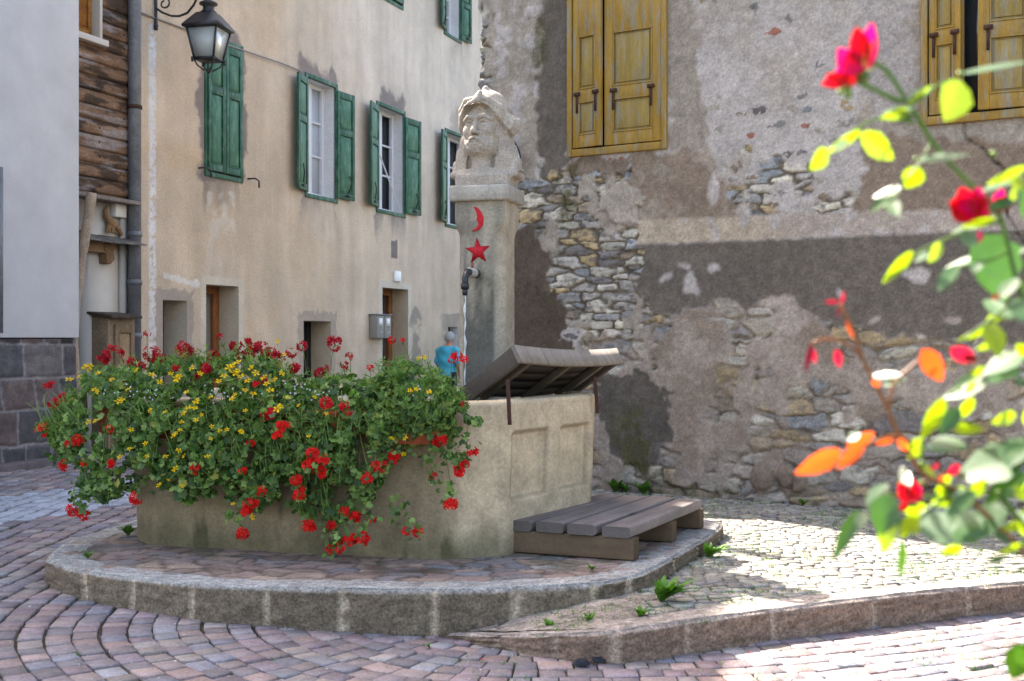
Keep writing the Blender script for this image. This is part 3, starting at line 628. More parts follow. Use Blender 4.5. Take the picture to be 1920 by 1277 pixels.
for wi, (a, b, c, d) in enumerate(wins):
    wn = Geo().box(rw_P(a, c, -.10), RWE * (b - a), RWN * .005, [0, 0, d - c], lin('#111111')).build('window', M['dark'], SH)
    g = Geo(); fw = .055
    g.box(rw_P(a, c, -.09), RWE * fw, RWN * .15, [0, 0, d - c], yc); g.box(rw_P(b - fw, c, -.09), RWE * fw, RWN * .15, [0, 0, d - c], yc)
    g.box(rw_P(a + fw, c, -.09), RWE * (b - a - 2 * fw), RWN * .149, [0, 0, fw * 1.3], yc * .9); g.box(rw_P(a + fw, d - fw, -.09), RWE * (b - a - 2 * fw), RWN * .149, [0, 0, fw], yc)
    g.build('frame', M['yellow'], wn, bevel=.006)
    if wi == 0:
        xm = rw_s(1135); L = [(a + fw + .01, xm, .05, .10, 1), (xm + .012, b - fw - .005, .045, .045, 0)]
    else:
        L = [(a + fw + .01, rw_s(1805), .045, .09, 0), (rw_s(1838), rw_s(1838) + .46, .10, .05, 0)]
        Geo().box(rw_P(a + fw, c + .07, -.06), RWE * (b - a - 2 * fw), RWN * .006, [0, 0, d - c - .13], lin('#2c2e36')).build('pane', M['pane'], wn)
        gs = Geo(); gs.box(rw_P(rw_s(1800), c + .075, -.03), RWE * .035, RWN * .06, [0, 0, d - c - .14], yc); gs.build('casement', M['yellow'], wn, bevel=.004)
    for (sa, sb, d0, d1, q) in L:
        p0 = rw_P(sa, c + fw * 1.3 + .012, d0); p1 = rw_P(sb, c + fw * 1.3 + .012, d1); u = p1 - p0; w = np.linalg.norm(u); u /= w
        n = np.cross(u, [0, 0, 1.]); n = n if n @ RWN > 0 else -n
        g = Geo(); hh = d - c - fw * 2.4
        z1 = rw_z(1160, 182) - c - fw * 1.3 if wi == 0 else rw_z(1880, 40) - c - fw * 1.3
        if wi: z1 = .62
        paneled(g, p0, u, n, w, hh, [(.12, z1 - .03), (z1 + .09, z1 + .62)], st=min(.09, w * .2), dep=.04, col=yc, colp=yc2)
        sh = g.build('shutter', M['yellow'], wn, bevel=.004)
        for fx in (.17, .83):
            g = Geo()
            o2 = p0 + u * (w * fx - .012) + np.array([0, 0, z1 - .14]) + n * .006
            g.box(o2, u * .024, [0, 0, .2], n * .008, (1, 1, 1)); g.box(o2 + u * -.02 + np.array([0, 0, .17]), u * .07, [0, 0, .035], n * .016, (1, 1, 1))
            g.build('strap', M['rust'], sh)
# round road sign on the corner of the stone house
sc_ = W(920, 303, 12.2); sg = thing('road_sign', 'round red traffic sign with white ring and dark rim behind the stone bust', 'sign', (sc_[0], sc_[1], sc_[2]))
def disc(g, c, n, r, th, col, seg=40, r0=0):
    n = np.array(n, float); n /= np.linalg.norm(n); u = np.cross(n, [0, 0, 1.]); u /= np.linalg.norm(u); v = np.cross(u, n)
    pts = [np.array(c) + r * (u * math.cos(t) + v * math.sin(t)) for t in np.linspace(0, 2 * math.pi, seg, endpoint=False)]
    g.prism(pts, n * th, col)
nn = np.array([-.15, -1, 0]); nn /= np.linalg.norm(nn)
g = Geo(); disc(g, sc_, nn, .315, .01, lin('#23263a')); g.build('sign_plate', M['plain'], sg)
g = Geo(); disc(g, sc_ + nn * .011, nn, .300, .002, lin('#e8e8e8')); g.build('white_ring', M['plain'], sg)
g = Geo(); disc(g, sc_ + nn * .014, nn, .284, .002, lin('#c4142a')); g.build('red_field', M['plain'], sg)
g = Geo(); g.tube([sc_ - nn * .02, rw_P(.1, sc_[2], -.02)], .02); g.tube([sc_ - nn * .02 + np.array([0, 0, -.15]), sc_ - nn * .02 + np.array([0, 0, .15])], .02); g.build('bracket', M['iron'], sg)
# ================================================================== STUCCO HOUSE (receding, green shutters)
BE = np.array([.3577, .9338, 0]); BNn = np.array([.9338, -.3577, 0])
def b_s(px):
    Y = 11.1 / (.383 - (px - 960) / F); return (Y - 16.0) / .9338
def b_P(s, z, d=0): return np.array([-4.972, 16.0, 0]) + BE * s + BNn * d + np.array([0, 0, z])
def b_z(px, py): return CAMZ + (HZ - py) / F * b_P(b_s(px), 0)[1]
HB = 10.4
ww = []   # windows: s0,s1,z0,z1
for (x0, x1) in ((388, 449), (575, 628), (708, 756), (836, 880)): ww.append((b_s(x0), b_s(x1), 4.08, 6.02))
ww.append((b_s(834), b_s(862), 8.12, 9.4)); ww.append((b_s(712), b_s(752), 8.12, 9.4))
doors = [(b_s(305), b_s(350), b_z(328, 563)), (b_s(386), b_s(447), b_z(415, 535)), (b_s(569), b_s(620), b_z(595, 602)), (b_s(717), b_s(765), b_z(741, 541))]
smallw = (b_s(840), b_s(858), b_z(850, 660), b_z(850, 613))
holes = [(w[0], w[1], w[2], w[3]) for w in ww] + [(d[0], d[1], 0, d[2]) for d in doors] + [smallw]
s0 = b_s(243)
s_ = np.concatenate([np.arange(s0 + .2, 13.2, .03), np.arange(13.3, 20, .4), [h[0] for h in holes], [h[1] for h in holes]])
z_ = np.concatenate([np.arange(0, HB, .03), [HB], [h[2] for h in holes], [h[3] for h in holes]])
s_ = np.unique(np.round(s_, 4)); z_ = np.unique(np.round(z_, 4))
S, Z = np.meshgrid(s_, z_, indexing='ij'); Xw = -4.972 + BE[0] * S; Yw = 16 + BE[1] * S
PX = 960 + Xw / Yw * F; PY = HZ - (Z - CAMZ) / Yw * F
nz = lambda sc, sd, o=4: fbm(S * sc, Z * sc, sd, o)
wx_ = PX + (nz(3, 140) - .5) * 22 + (nz(14, 141) - .5) * 12; wy_ = PY + (nz(3, 142) - .5) * 40 + (nz(14, 143) - .5) * 14
base = lin('#cdb8a0'); C = np.broadcast_to(base, S.shape + (3,)).copy()
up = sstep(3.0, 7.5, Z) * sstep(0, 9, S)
C = mixc(C, np.broadcast_to(lin('#dccdbe'), C.shape), np.clip(up + .3 * sstep(2, 8, S), 0, 1))  # bounced light painted into the stucco: lighter towards the upper right
C = C * (.80 + .38 * nz(1.1, 144))[..., None]
C = C * (.84 + .32 * fbm(S * 3.2, Z * .35, 145, 4))[..., None]
ochre = np.broadcast_to(lin('#c2a070'), C.shape); C = mixc(C, ochre, sstep(.5, .75, nz(.7, 146)) * .35 * sstep(8, 1, S))
Hh = nz(9, 147) * .006
def over2(m, col, a=1.0):
    global C
    C = mixc(C, np.broadcast_to(lin(col), C.shape) * (.85 + .3 * nz(8, 150))[..., None], np.clip(np.asarray(m, float) * a, 0, 1))
def soft(x, a, b, w): return sstep(a - w, a + w, x) * sstep(b + w, b - w, x)
gp = '#857a78'
# dark cement patches above / beside the windows
def cap(x0, x1, ytop, ybot, peaks):
    yt = np.interp(PX, [p[0] for p in peaks], [p[1] for p in peaks]) + (nz(8, 151) - .5) * 26
    return soft(wx_, x0, x1, 4) * sstep(yt - 9, yt + 9, PY) * (PY < ybot)
over2(cap(372, 462, 60, 340, [(372, 140), (384, 90), (415, 48), (440, 60), (455, 88), (462, 130)]), '#7f7472', .9)
over2(cap(558, 632, 100, 200, [(556, 108), (562, 98), (572, 108), (600, 128), (616, 140), (622, 118), (632, 150)]), gp, .9)
over2(cap(708, 764, 150, 230, [(706, 190), (712, 176), (718, 155), (730, 172), (745, 186), (755, 172), (764, 210)]), gp, .9)
over2(cap(846, 880, 150, 300, [(840, 220), (860, 200), (880, 210)]), gp, .5)
drip = lambda x0, x1, y0, y1: soft(wx_, x0, x1, 3) * sstep(y1 + 12, y0, PY + (fbm(S * 6, Z * .8, 152) - .5) * 90) * (PY > y0)
over2(drip(378, 452, 318, 400), '#7a6f68', .75); over2(drip(560, 630, 350, 420), gp, .75); over2(drip(706, 762, 380, 440), gp, .9)
over2(drip(848, 866, 60, 120), gp, .5)
# vertical grime streaks running down from sills
st = fbm(S * 11, Z * .5, 153, 3); over2(sstep(.55, .75, st) * sstep(0, 1, nz(1, 154)) * .5, '#b3a390', .6)
# whitish washes
over2(drip(388, 440, 360, 600) * sstep(.4, .6, nz(4, 155)), '#d2c7ba', .7)
over2(drip(575, 628, 380, 640) * sstep(.45, .62, nz(4, 156)), '#cbbcab', .5)
over2(soft(PX + (nz(7, 157) - .5) * 5, 279, 292, 2) * (PY > 45) * sstep(.3, .45, nz(26, 158)), '#d9d6d6', .9)
ln = 517 + (PX - 305) * .22; over2(soft(PX, 306, 374, 2) * (np.abs(PY - ln + (nz(12, 159) - .5) * 10) < 6), '#ddd6cc', .9)
# light smooth borders around doors
def border(d, w, col, a=.9, rough=0):
    x = S; e = (fbm(S * 9, Z * 9, 160) - .5) * rough
    m = (x > d[0] - w + e) & (x < d[1] + w + e) & (Z < d[2] + w * .9 + e); over2(m, col, a)
border(doors[1], .13, '#cfc4b2', .8); border(doors[3], .16, '#cfc6b8', .8)
border(doors[0], .16, '#9c9087', .8, .12); border(doors[2], .17, '#9a8f86', .7, .16)
over2((np.abs(PX - 739) < 6) & (PY > 451) & (PY < 485), '#7d7470', 1)
over2(soft(wx_, 772, 786, 2) * (PY > 575 + ((PX - 779) / 8) ** 2 * 12) * sstep(.42, .5, nz(5, 161) + .1), '#8f8580', .8)
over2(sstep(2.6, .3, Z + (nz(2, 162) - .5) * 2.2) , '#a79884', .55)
over2(sstep(820, 836, wx_) * (PY > 588), '#8f857d', .7)
keep = np.ones((len(s_) - 1, len(z_) - 1), bool); sc = (s_[:-1] + s_[1:]) / 2; zc = (z_[:-1] + z_[1:]) / 2
for h in holes: keep &= ~(((sc > h[0]) & (sc < h[1]))[:, None] & ((zc > h[2]) & (zc < h[3]))[None])
Pb = np.stack([-4.972 + BE[0] * S + BNn[0] * Hh, 16 + BE[1] * S + BNn[1] * Hh, Z], -1)
BH = thing('stucco_house', 'long beige stucco house with green shuttered windows, receding behind the fountain', 'house', (-4.972, 16, 0))
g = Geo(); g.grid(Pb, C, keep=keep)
# corner strip (left pilaster edge) + gable side + back
cs = lin('#b5a492'); g.box(b_P(s0 + .2, 0, -7), -BE * .001, BNn * 7, [0, 0, HB], cs)
for h in holes:   # reveals
    dp = .42 if h[2] < 1 else .30; rc = lin('#c4b59e') if h[2] < 1 else lin('#dedede')
    a, b, z0, z1 = h
    for (p, u, v) in ((b_P(a, z0, -dp), BNn * dp, [0, 0, z1 - z0]), (b_P(b, z0, -dp), BNn * dp, [0, 0, z1 - z0]), (b_P(a, z1, -dp), BNn * dp, BE * (b - a)), (b_P(a, z0, -dp), BNn * dp, BE * (b - a))):
        g.add([p, p + np.array(u), p + np.array(u) + np.array(v), p + np.array(v)], [(0, 1, 2, 3)], rc)
g.box(b_P(s0 + .21, .0, -.5), BE * 19.6, -BNn * 7.4, [0, 0, HB - .06], lin('#2a2622')); g.build('wall', M['stucco'], BH)  # unseen dark block added inside the house to keep light from leaking through
g = Geo(); g.box(b_P(s0 + .15, HB - .05, .25), BE * 21, -BNn * 8, [0, 0, .1], lin('#4a3a30')); g.build('roof', M['oldwood'], BH)
gr1 = lin('#2c5f4a') * .8; gr2 = lin('#3d7358') * .85
def closeup_shutter(p, u, w, n, par):
    g = Geo(); h = w_h - .06
    paneled(g, p, u, n, w, h, [(.10, h * .60), (h * .60 + .10, h - .10)], st=.07, dep=.04, col=gr1, colp=gr2)
    return g.build('shutter', M['green'], par, bevel=.004)
for i, (a, b, z0, z1) in enumerate(ww):
    w_h = z1 - z0; wn = None
    g = Geo(); d = -.24
    g.box(b_P(a, z0, d - .05), BE * (b - a), BNn * .01, [0, 0, w_h], lin('#cfd3da') if i in (1,) else lin('#a7a9ad'))
    wn = g.build('window', M['pane'] if i != 1 else M['whitepaint'], BH)
    g = Geo(); fr = lin('#dcdde2'); m = .07
    for (x0, x1, y0, y1) in ((a, a + m, z0, z1), (b - m, b, z0, z1), (a + m, b - m, z0, z0 + m), (a + m, b - m, z1 - m, z1), ((a + b) / 2 - .05, (a + b) / 2 + .05, z0 + m, z1 - m)):
        g.box(b_P(x0, y0, d - .04), BE * (x1 - x0), BNn * .07, [0, 0, y1 - y0], fr)
    for k in (.36, .66):
        g.box(b_P(a + m, z0 + w_h * k, d - .03), BE * (b - a - 2 * m), BNn * .035, [0, 0, .035], fr)
    if i == 1:  # curtain
        pass
    if i == 2:  # tilted sash
        g.tube([b_P(b - .16, z0 + .08, .0), b_P(a + .22, z0 + w_h * .55, -.08)], .018, 4, fr)
    g.build('frame', M['whitepaint'], wn, bevel=.004)
    g = Geo(); e = .07   # green outer frame
    for (x0, x1, y0, y1) in ((a - e, a, z0 - e, z1 + e), (b, b + e, z0 - e, z1 + e), (a, b, z0 - e, z0), (a, b, z1, z1 + e)):
        g.box(b_P(x0, y0, -.03), BE * (x1 - x0), BNn * .055, [0, 0, y1 - y0], gr1)
    g.build('outer_frame', M['green'], wn, bevel=.004)
    zb = z0 + .02; half = (b - a) / 2
    if i == 0 or i == 5:
        w_h = z1 - z0 + .02
        closeup_shutter(b_P(a - .02, zb, .05), BE, half + .015, BNn, wn); closeup_shutter(b_P(a + half + .0, zb, .055), BE, half + .02, BNn, wn)
    else:
        for side in (-1, 1):
            ang = math.radians(14 if side < 0 else 5)
            if side < 0: u = -BE * math.cos(ang) + BNn * math.sin(ang); o = b_P(a - .02, zb, .05)
            else: u = BE * math.cos(ang) + BNn * math.sin(ang); o = b_P(b + .02, zb, .05)
            w = half + .06 if i != 3 else .55
            n = np.cross(u, [0, 0, 1.]); n = n if n @ BNn > 0 else -n
            sh = closeup_shutter(o, u, w, n, wn)
            g = Geo(); q = o + u * w * .6 + n * .012; g.tube([q + np.array([0, 0, .12]), q + u * .05 + n * .03 + np.array([0, 0, .30]), q + np.array([0, 0, .42]) + u * .02], .012, 5); g.box(q + np.array([0, 0, .05]) - u * .09, u * .18, n * .02, [0, 0, .03]); g.build('latch', M['iron'], sh)
    if i in (0,):
        for ss in (a - .2, b + .22):
            q = b_P(ss, z0 + .02, 0); g = Geo(); g.tube([q, q + BNn * .14, q + BNn * .14 + np.array([0, 0, -.03]) + BE * .1, q + BNn * .14 + BE * .1 + np.array([0, 0, -.13])], .014, 5); g.build('shutter_hook', M['iron'], wn)
# door fillings
for i, (a, b, z1) in enumerate(doors):
    g = Geo()
    if i in (0, 2):
        g.box(b_P(a, 0, -.42), BE * (b - a), BNn * .03, [0, 0, z1], lin('#2e2a28')); dd = g.build('door', M['oldwood'], BH)
        g = Geo()
        for k in range(5): g.tube([b_P(a + .08 + k * .16, .1, -.36), b_P(a + .08 + k * .16, z1 - .05, -.36)], .012, 5)
        g.build('bars', M['iron'], dd)
    else:
        wc = lin('#8a5a35'); g.box(b_P(a, 0, -.42), BE * (b - a), BNn * .02, [0, 0, z1], lin('#8c8680') if i == 1 else lin('#5a4030')); dd = g.build('door', M['plain'], BH)
        g = Geo()
        for (x0, x1, y0, y1) in ((a, a + .09, 0, z1), (b - .14, b, 0, z1), (a + .09, b - .14, z1 - .12, z1), (a + .09, b - .14, 0, .5), (a + .09, b - .14, 1.05, 1.15)):
            g.box(b_P(x0, y0, -.40), BE * (x1 - x0), BNn * .06, [0, 0, y1 - y0], wc)
        g.build('door_frame', M['oldwood'], dd, bevel=.005)
        if i == 3:
            g = Geo()
            for k in range(5):
                x = a + .12 + k * .14; g.tube([b_P(x, .5, -.33), b_P(x, z1 - .1, -.33)], .013, 5)
                for zz in (.8, 1.2, 1.6, 2.0): g.tube([b_P(x + .07 * math.sin(t), zz + .1 * math.cos(t), -.33) for t in np.linspace(0, 6.28, 9)], .01, 4)
            g.build('grille', M['iron'], dd)
a, b, z0, z1 = smallw
Geo().box(b_P(a, z0, -.2), BE * (b - a), BNn * .02, [0, 0, z1 - z0], lin('#1c1a1a')).build('small_window', M['dark'], BH)
# cable, number lamp on the wall
g = Geo(); pts = [b_P(b_s(262) , b_z(262, 25), .03)] + [b_P(b_s(x), b_z(x, y), .04 + .02 * math.sin(x)) for x, y in ((300, 38), (345, 55), (430, 88), (480, 105), (530, 122), (556, 132), (561, 140))]
g.tube(pts, .013, 5, lin('#8f8a84')); g.build('cable', M['plain'], BH)
g = Geo(); g.box(b_P(b_s(737), b_z(741, 528), 0), BE * .26, BNn * .05, [0, 0, .2], lin('#eeeef2')); g.build('number_plate', M['whitepaint'], BH, bevel=.015)
# mailboxes
mb = b_P(b_s(700), 1.75, 0)
for k, (x0, lab) in enumerate(((b_s(691), 'left grey metal mailbox beside the grille door'), (b_s(691) + .30, 'right grey metal mailbox nearest the grille door'))):
    z0 = b_z(700, 634); t = thing('mailbox', lab, 'mailbox', tuple(b_P(x0, z0, 0)), 'grey mailboxes beside the door')
    Geo().box(b_P(x0, z0, 0.01), BE * .27, BNn * .17, [0, 0, .42], lin('#8d8c88')).build('body', M['plain'], t, bevel=.01)
    g = Geo(); g.box(b_P(x0 - .01, z0 + .421, 0.005), BE * .29, BNn * .20, [0, 0, .025], lin('#77767a')); g.build('lid', M['plain'], t, bevel=.005)
    g = Geo(); g.box(b_P(x0 + .06, z0 + .22, .181), BE * .14, BNn * .006, [0, 0, .15], lin('#e6e6e8')); g.build('name_card', M['whitepaint'], t)
    g = Geo(); g.cbox(b_P(x0 + .135, z0 + .1, .186), .03, .012, .03, math.atan2(BE[1], BE[0]), lin('#c8c8c8')); g.build('lock', M['plain'], t)
# ================================================================== WOODEN HOUSE between (log facade) + drainpipe
WHt = 10.7
WDH = thing('wooden_house', 'old house with weathered horizontal boards above a pale plastered ground floor', 'house', tuple(b_P(b_s(243), 0)))
zt0 = b_z(190, 368)
s_ = np.arange(b_s(60), b_s(252), .014); z_ = np.arange(zt0, 6.25, .010); S, Z = np.meshgrid(s_, z_, indexing='ij')
bh = .185; zi = np.floor(Z / bh + .12 * vn(Z * 0 + np.floor(Z / bh), S * .3, 3)); fz = Z / bh - np.floor(Z / bh)
prof = .035 * np.sin(np.pi * np.clip(fz, 0, 1)) ** .4 + .02 * (1 - fz)
gr = fbm(S * 1.3 + zi * 7, Z * 34, 200, 5); gr2_ = fbm(S * 2.4 + zi * 3, Z * 9, 201, 5)
wb = lin('#7b5f49'); C = np.broadcast_to(wb, S.shape + (3,)) * (.55 + .9 * gr)[..., None]
C = mixc(C, np.broadcast_to(lin('#2c221c'), C.shape), sstep(.48, .62, gr2_) * .8)
C = mixc(C, np.broadcast_to(lin('#9d9594'), C.shape), sstep(.55, .72, fbm(S * 2 + zi * 11, Z * 14, 202, 4)) * .6)
kn = (np.hypot((S * 2.1 - np.floor(S * 2.1) - .5) / 2.1, (fz - .5) * bh) < .016) & (hsh(np.floor(S * 2.1), zi, 5) > .6); C = np.where(kn[..., None], lin('#241a14'), C)
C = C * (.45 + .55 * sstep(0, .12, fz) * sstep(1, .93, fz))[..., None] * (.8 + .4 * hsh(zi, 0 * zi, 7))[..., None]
dd = prof + gr * .006 - .10
P = b_P(0, 0) + BE * S[..., None] + BNn * dd[..., None]; P[..., 2] = Z
wz0 = b_z(170, 68)
ws0, ws1 = b_s(120), b_s(197)
kp = ~(((s_[:-1] > ws0) & (s_[:-1] < ws1 - .02))[:, None] & (z_[:-1] > wz0 + .02)[None])
g = Geo(); g.grid(P, np.clip(C, 0, 1), keep=kp); g.box(b_P(b_s(60), 6.24, -.08), BE * (b_s(252) - b_s(60)), -BNn * 3, [0, 0, WHt - 6.24], wb * .5); g.build('board_wall', M['oldwood'], WDH)
g = Geo(); g.box(b_P(b_s(60) - 6, WHt, .45), BE * (b_s(252) - b_s(60) + 6.3), -BNn * 6, [0, 0, .15], wb * .5); g.build('roof', M['oldwood'], WDH)
g = Geo(); g.box(b_P(ws0, wz0, -.28), BE * (ws1 - ws0), BNn * .02, [0, 0, 2], lin('#57493c')); wn = g.build('window', M['pane'], WDH)
g = Geo(); lw = lin('#c9c2b8')
g.box(b_P(ws0 - .1, wz0 - .07, -.10), BE * (ws1 - ws0 + .14), BNn * .13, [0, 0, .08], lw); g.box(b_P(ws1 - .06, wz0 + .01, -.27), BE * .05, BNn * .24, [0, 0, 2], lw); g.build('frame', M['whitepaint'], wn, bevel=.005)
g = Geo(); paneled(g, b_P(b_s(152), wz0 + .03, -.16), BE, BNn, b_s(192) - b_s(152), 2, [(.1, 1.8)], st=.06, col=lin('#a07038'), colp=lin('#8a5a28')); g.build('shutter', M['oldwood'], wn, bevel=.004)
# ledge boards, plaster ground floor
g = Geo(); g.box(b_P(b_s(60), zt0 - .06, -.12), BE * (b_s(249) - b_s(60)), BNn * .26, [0, 0, .05], lin('#7a7069')); g.build('ledge', M['oldwood'], WDH, bevel=.005)
g = Geo(); wl_ = lin('#cdc6bd'); rs = b_s(180)
g.box(b_P(rs, 0, -.42), BE * (b_s(245) - rs), BNn * .3, [0, 0, zt0], wl_); g.box(b_P(b_s(20), 0, -1.0), BE * (b_s(245) - b_s(20)), BNn * .1, [0, 0, zt0], wl_ * .8)
g.box(b_P(b_s(147), 0, -.9), BE * .001, BNn * .001, [0, 0, .01], wl_); g.box(b_P(b_s(236), 0, -.13), BE * .12, BNn * .06, [0, 0, zt0 - .1], wl_ * .75)
g.build('plaster_wall', M['white'], WDH)
zc_ = b_z(190, 450)
g = Geo(); k = 0
for j in range(3):
    for s in np.arange(b_s(120), b_s(247) - .05, .22):
        k += 1; rr = random.random(); o = b_P(s + (j % 2) * .1, zc_ + .13 - j * .06 + rr * .012, -.35 + j * .17); g.box(o, BE * .205, BNn * .22 + np.array([0, 0, -.06]), [0, 0, .022], np.ones(3) * (.7 + .5 * rr))
g.build('canopy', M['shingle'], WDH, bevel=.004)
g = Geo(); o = b_P(b_s(150), zc_ - .16, -.12); g.box(o, BE * (b_s(208) - b_s(150)), BNn * .12, [0, 0, .15], lin('#8a6f52'))
cp = [(0, 0), (.24, 0), (.24, -.06), (.17, -.10), (.20, -.2), (.12, -.27), (.05, -.26), (.03, -.12), (0, -.1)]
g.prism([b_P(b_s(195) + x, zc_ - .03 + y, -.13) for x, y in cp], BNn * .14, lin('#7d6248')); g.build('bracket_beam', M['oldwood'], WDH, bevel=.006)
g = Geo(); g.box(b_P(b_s(232) - .12, b_z(229, 407), -.12), BE * .22, BNn * .09, [0, 0, .21], lin('#dcdad2')); g.build('junction_box', M['whitepaint'], WDH, bevel=.01)
# carved door post (dark ornament)
g = Geo(); cp = [(0, 0), (.16, .0), (.16, -.1), (.1, -.15), (.1, -.6), (.22, -.75), (.32, -.8), (.34, -1.0), (.2, -1.25), (.12, -1.5), (0, -1.5)]
g.prism([b_P(b_s(137) + x, b_z(145, 615) + y, -.14) for x, y in cp], BNn * .08, lin('#4a3a2c')); g.build('carved_door_jamb', M['oldwood'], WDH, bevel=.008)
g = Geo(); dc = b_s(137); g.box(b_P(dc, 0, -.55), BE * .25, BNn * .05, [0, 0, b_z(145, 475)], lin('#5a4632')); g.build('door', M['oldwood'], WDH)
# drainpipe
g = Geo(); px_ = 250; P0 = lambda z, d=.02: b_P(b_s(252) - .02, z, d)
g.tube([P0(.55), P0(12)], .085, 14); 
for zz in (b_z(250, 440), b_z(250, 530), b_z(250, 630)): g.tube([P0(zz - .03), P0(zz + .04)], .098, 14)
dp = g.build('drainpipe', M['zinc']); tag(dp, 'grey zinc drainpipe between the wooden house and the beige house', 'drainpipe')
dp_t = dp
g = Geo(); zb = b_z(250, 202); g.tube([P0(zb - .02), P0(zb + .03)], .098, 14); g.build('clamp', M['rust'], dp_t)
g = Geo(); g.tube([P0(.0), P0(.56), P0(1.35)], [.1, .1, .1], 14, lin('#6b5048')); g.build('iron_foot', M['rust'], dp_t)
# cupboard below canopy
cb = b_P(b_s(183), 0, 0); t = thing('wooden_cupboard', 'narrow old wooden meter cupboard with shingled top beside the drainpipe', 'cupboard', tuple(cb))
zt = b_z(210, 590); s1, s2 = b_s(186), b_s(236)
Geo().box(b_P(s1, .15, -.12), BE * (s2 - s1), BNn * .26, [0, 0, zt - .15], lin('#8a765f')).build('body', M['oldwood'], t, bevel=.006)
g = Geo(); paneled(g, b_P(s1 + .10, .3, .175), BE, BNn, s2 - s1 - .14, zt - .42, [(.09, zt - .52)], st=.06, dep=.035, col=lin('#7f6a52'), colp=lin('#93795c')); g.build('door', M['oldwood'], t, bevel=.005)
g = Geo()
for s in np.arange(s1 - .06, s2, .12): g.box(b_P(s, zt, -.15), BE * .113, BNn * .4 + np.array([0, 0, -.05]), [0, 0, .04], lin('#b0a090') * random.uniform(.8, 1.2))
g.build('roof', M['shingle'], t, bevel=.004)
# leaning post
P1 = W(172, 362, 14.75); P2 = W(139, 640, 14.45); P2b = W(142, 800, 14.3); g = Geo(); Pm = W(152, 500, 14.6)
pts = catmull([P1, W(160, 440, 14.7), W(145, 545, 14.55), P2, W(143, 720, 14.35), W(150, 850, 14.3)], .12); rr = np.linspace(.062, .045, len(pts)) * (1 + .12 * np.sin(np.arange(len(pts)) * 1.7))
g.tube(list(pts), list(rr), 10, lin('#a08d7a')); tag(g.build('leaning_pole', M['oldwood'], smooth=True), 'tall crooked bare wooden pole leaning in front of the wooden house', 'pole')
# ================================================================== WHITE HOUSE at far left
A0 = np.array([-5.16, 14.1, 0]); wf = lambda s, z, d=0: A0 + BE * s + BNn * d + np.array([0, 0, z])
WH = thing('white_house', 'white rendered house with dark squared stone base at the left edge', 'house', tuple(A0))
zs = 1.66
L = 5.5; s_ = np.arange(-L, .001, .02); z_ = np.arange(0, zs + .001, .016); S, Z = np.meshgrid(s_, z_, indexing='ij')
d1, i1, j1 = rows_rubble(S, Z, 31, (.24, .46), (.13, .26), .022)
pa = np.array([lin(c) for c in ('#5a5657','#646061','#4c4a4e','#6b6462','#5c595c','#685a57')])
C = pa[(i1 * 5.99).astype(int)] * (.7 + .5 * j1)[..., None] * (.7 + .6 * fbm(S * 7, Z * 7, 231))[..., None]
C = mixc(np.broadcast_to(lin('#8f8887'), C.shape), C, np.clip((d1 - .010) / .008, 0, 1)); Hh = np.sqrt(np.clip(d1 / .05, 0, 1)) * .035 + fbm(S * 9, Z * 9, 232) * .03
P = A0 + BE * S[..., None] + BNn * Hh[..., None]; P[..., 2] = Z
g = Geo(); g.grid(P, C); g.box(wf(-.001, 0, -3), -BE * .3, BNn * 3.01, [0, 0, zs], lin('#5c5557')); g.build('stone_base', M['ashlar'], WH, smooth=True)
g = Geo(); g.box(wf(.02, zs, .075), -BE * (L + .02), -BNn * 3, [0, 0, 10.5 - zs], lin('#cbc9cb')); g.build('wall', M['white'], WH, bevel=.01)
g = Geo(); g.box(wf(.1, 10.5, .5), -BE * (L + 2), -BNn * 4, [0, 0, .2], lin('#5b4a40')); g.build('roof', M['oldwood'], WH)
g = Geo(); g.box(wf(.05, 0, .0), -BE * (L), BNn * .22, [0, 0, .30], lin('#6a6062')); g.build('plinth_step', M['ashlar'], WH, bevel=.02)
ps = -1.28; g = Geo(); q = W(-1, 480, 13.0); g.tube([wf(ps, zs + .05, .12), wf(ps, b_z(0, 330) * .0 + CAMZ + (HZ - 318) / F * 13.05, .12)], .05, 10); tag(g.build('downpipe', M['zinc']), 'short grey pipe on the white wall at the left edge of the photo', 'pipe')
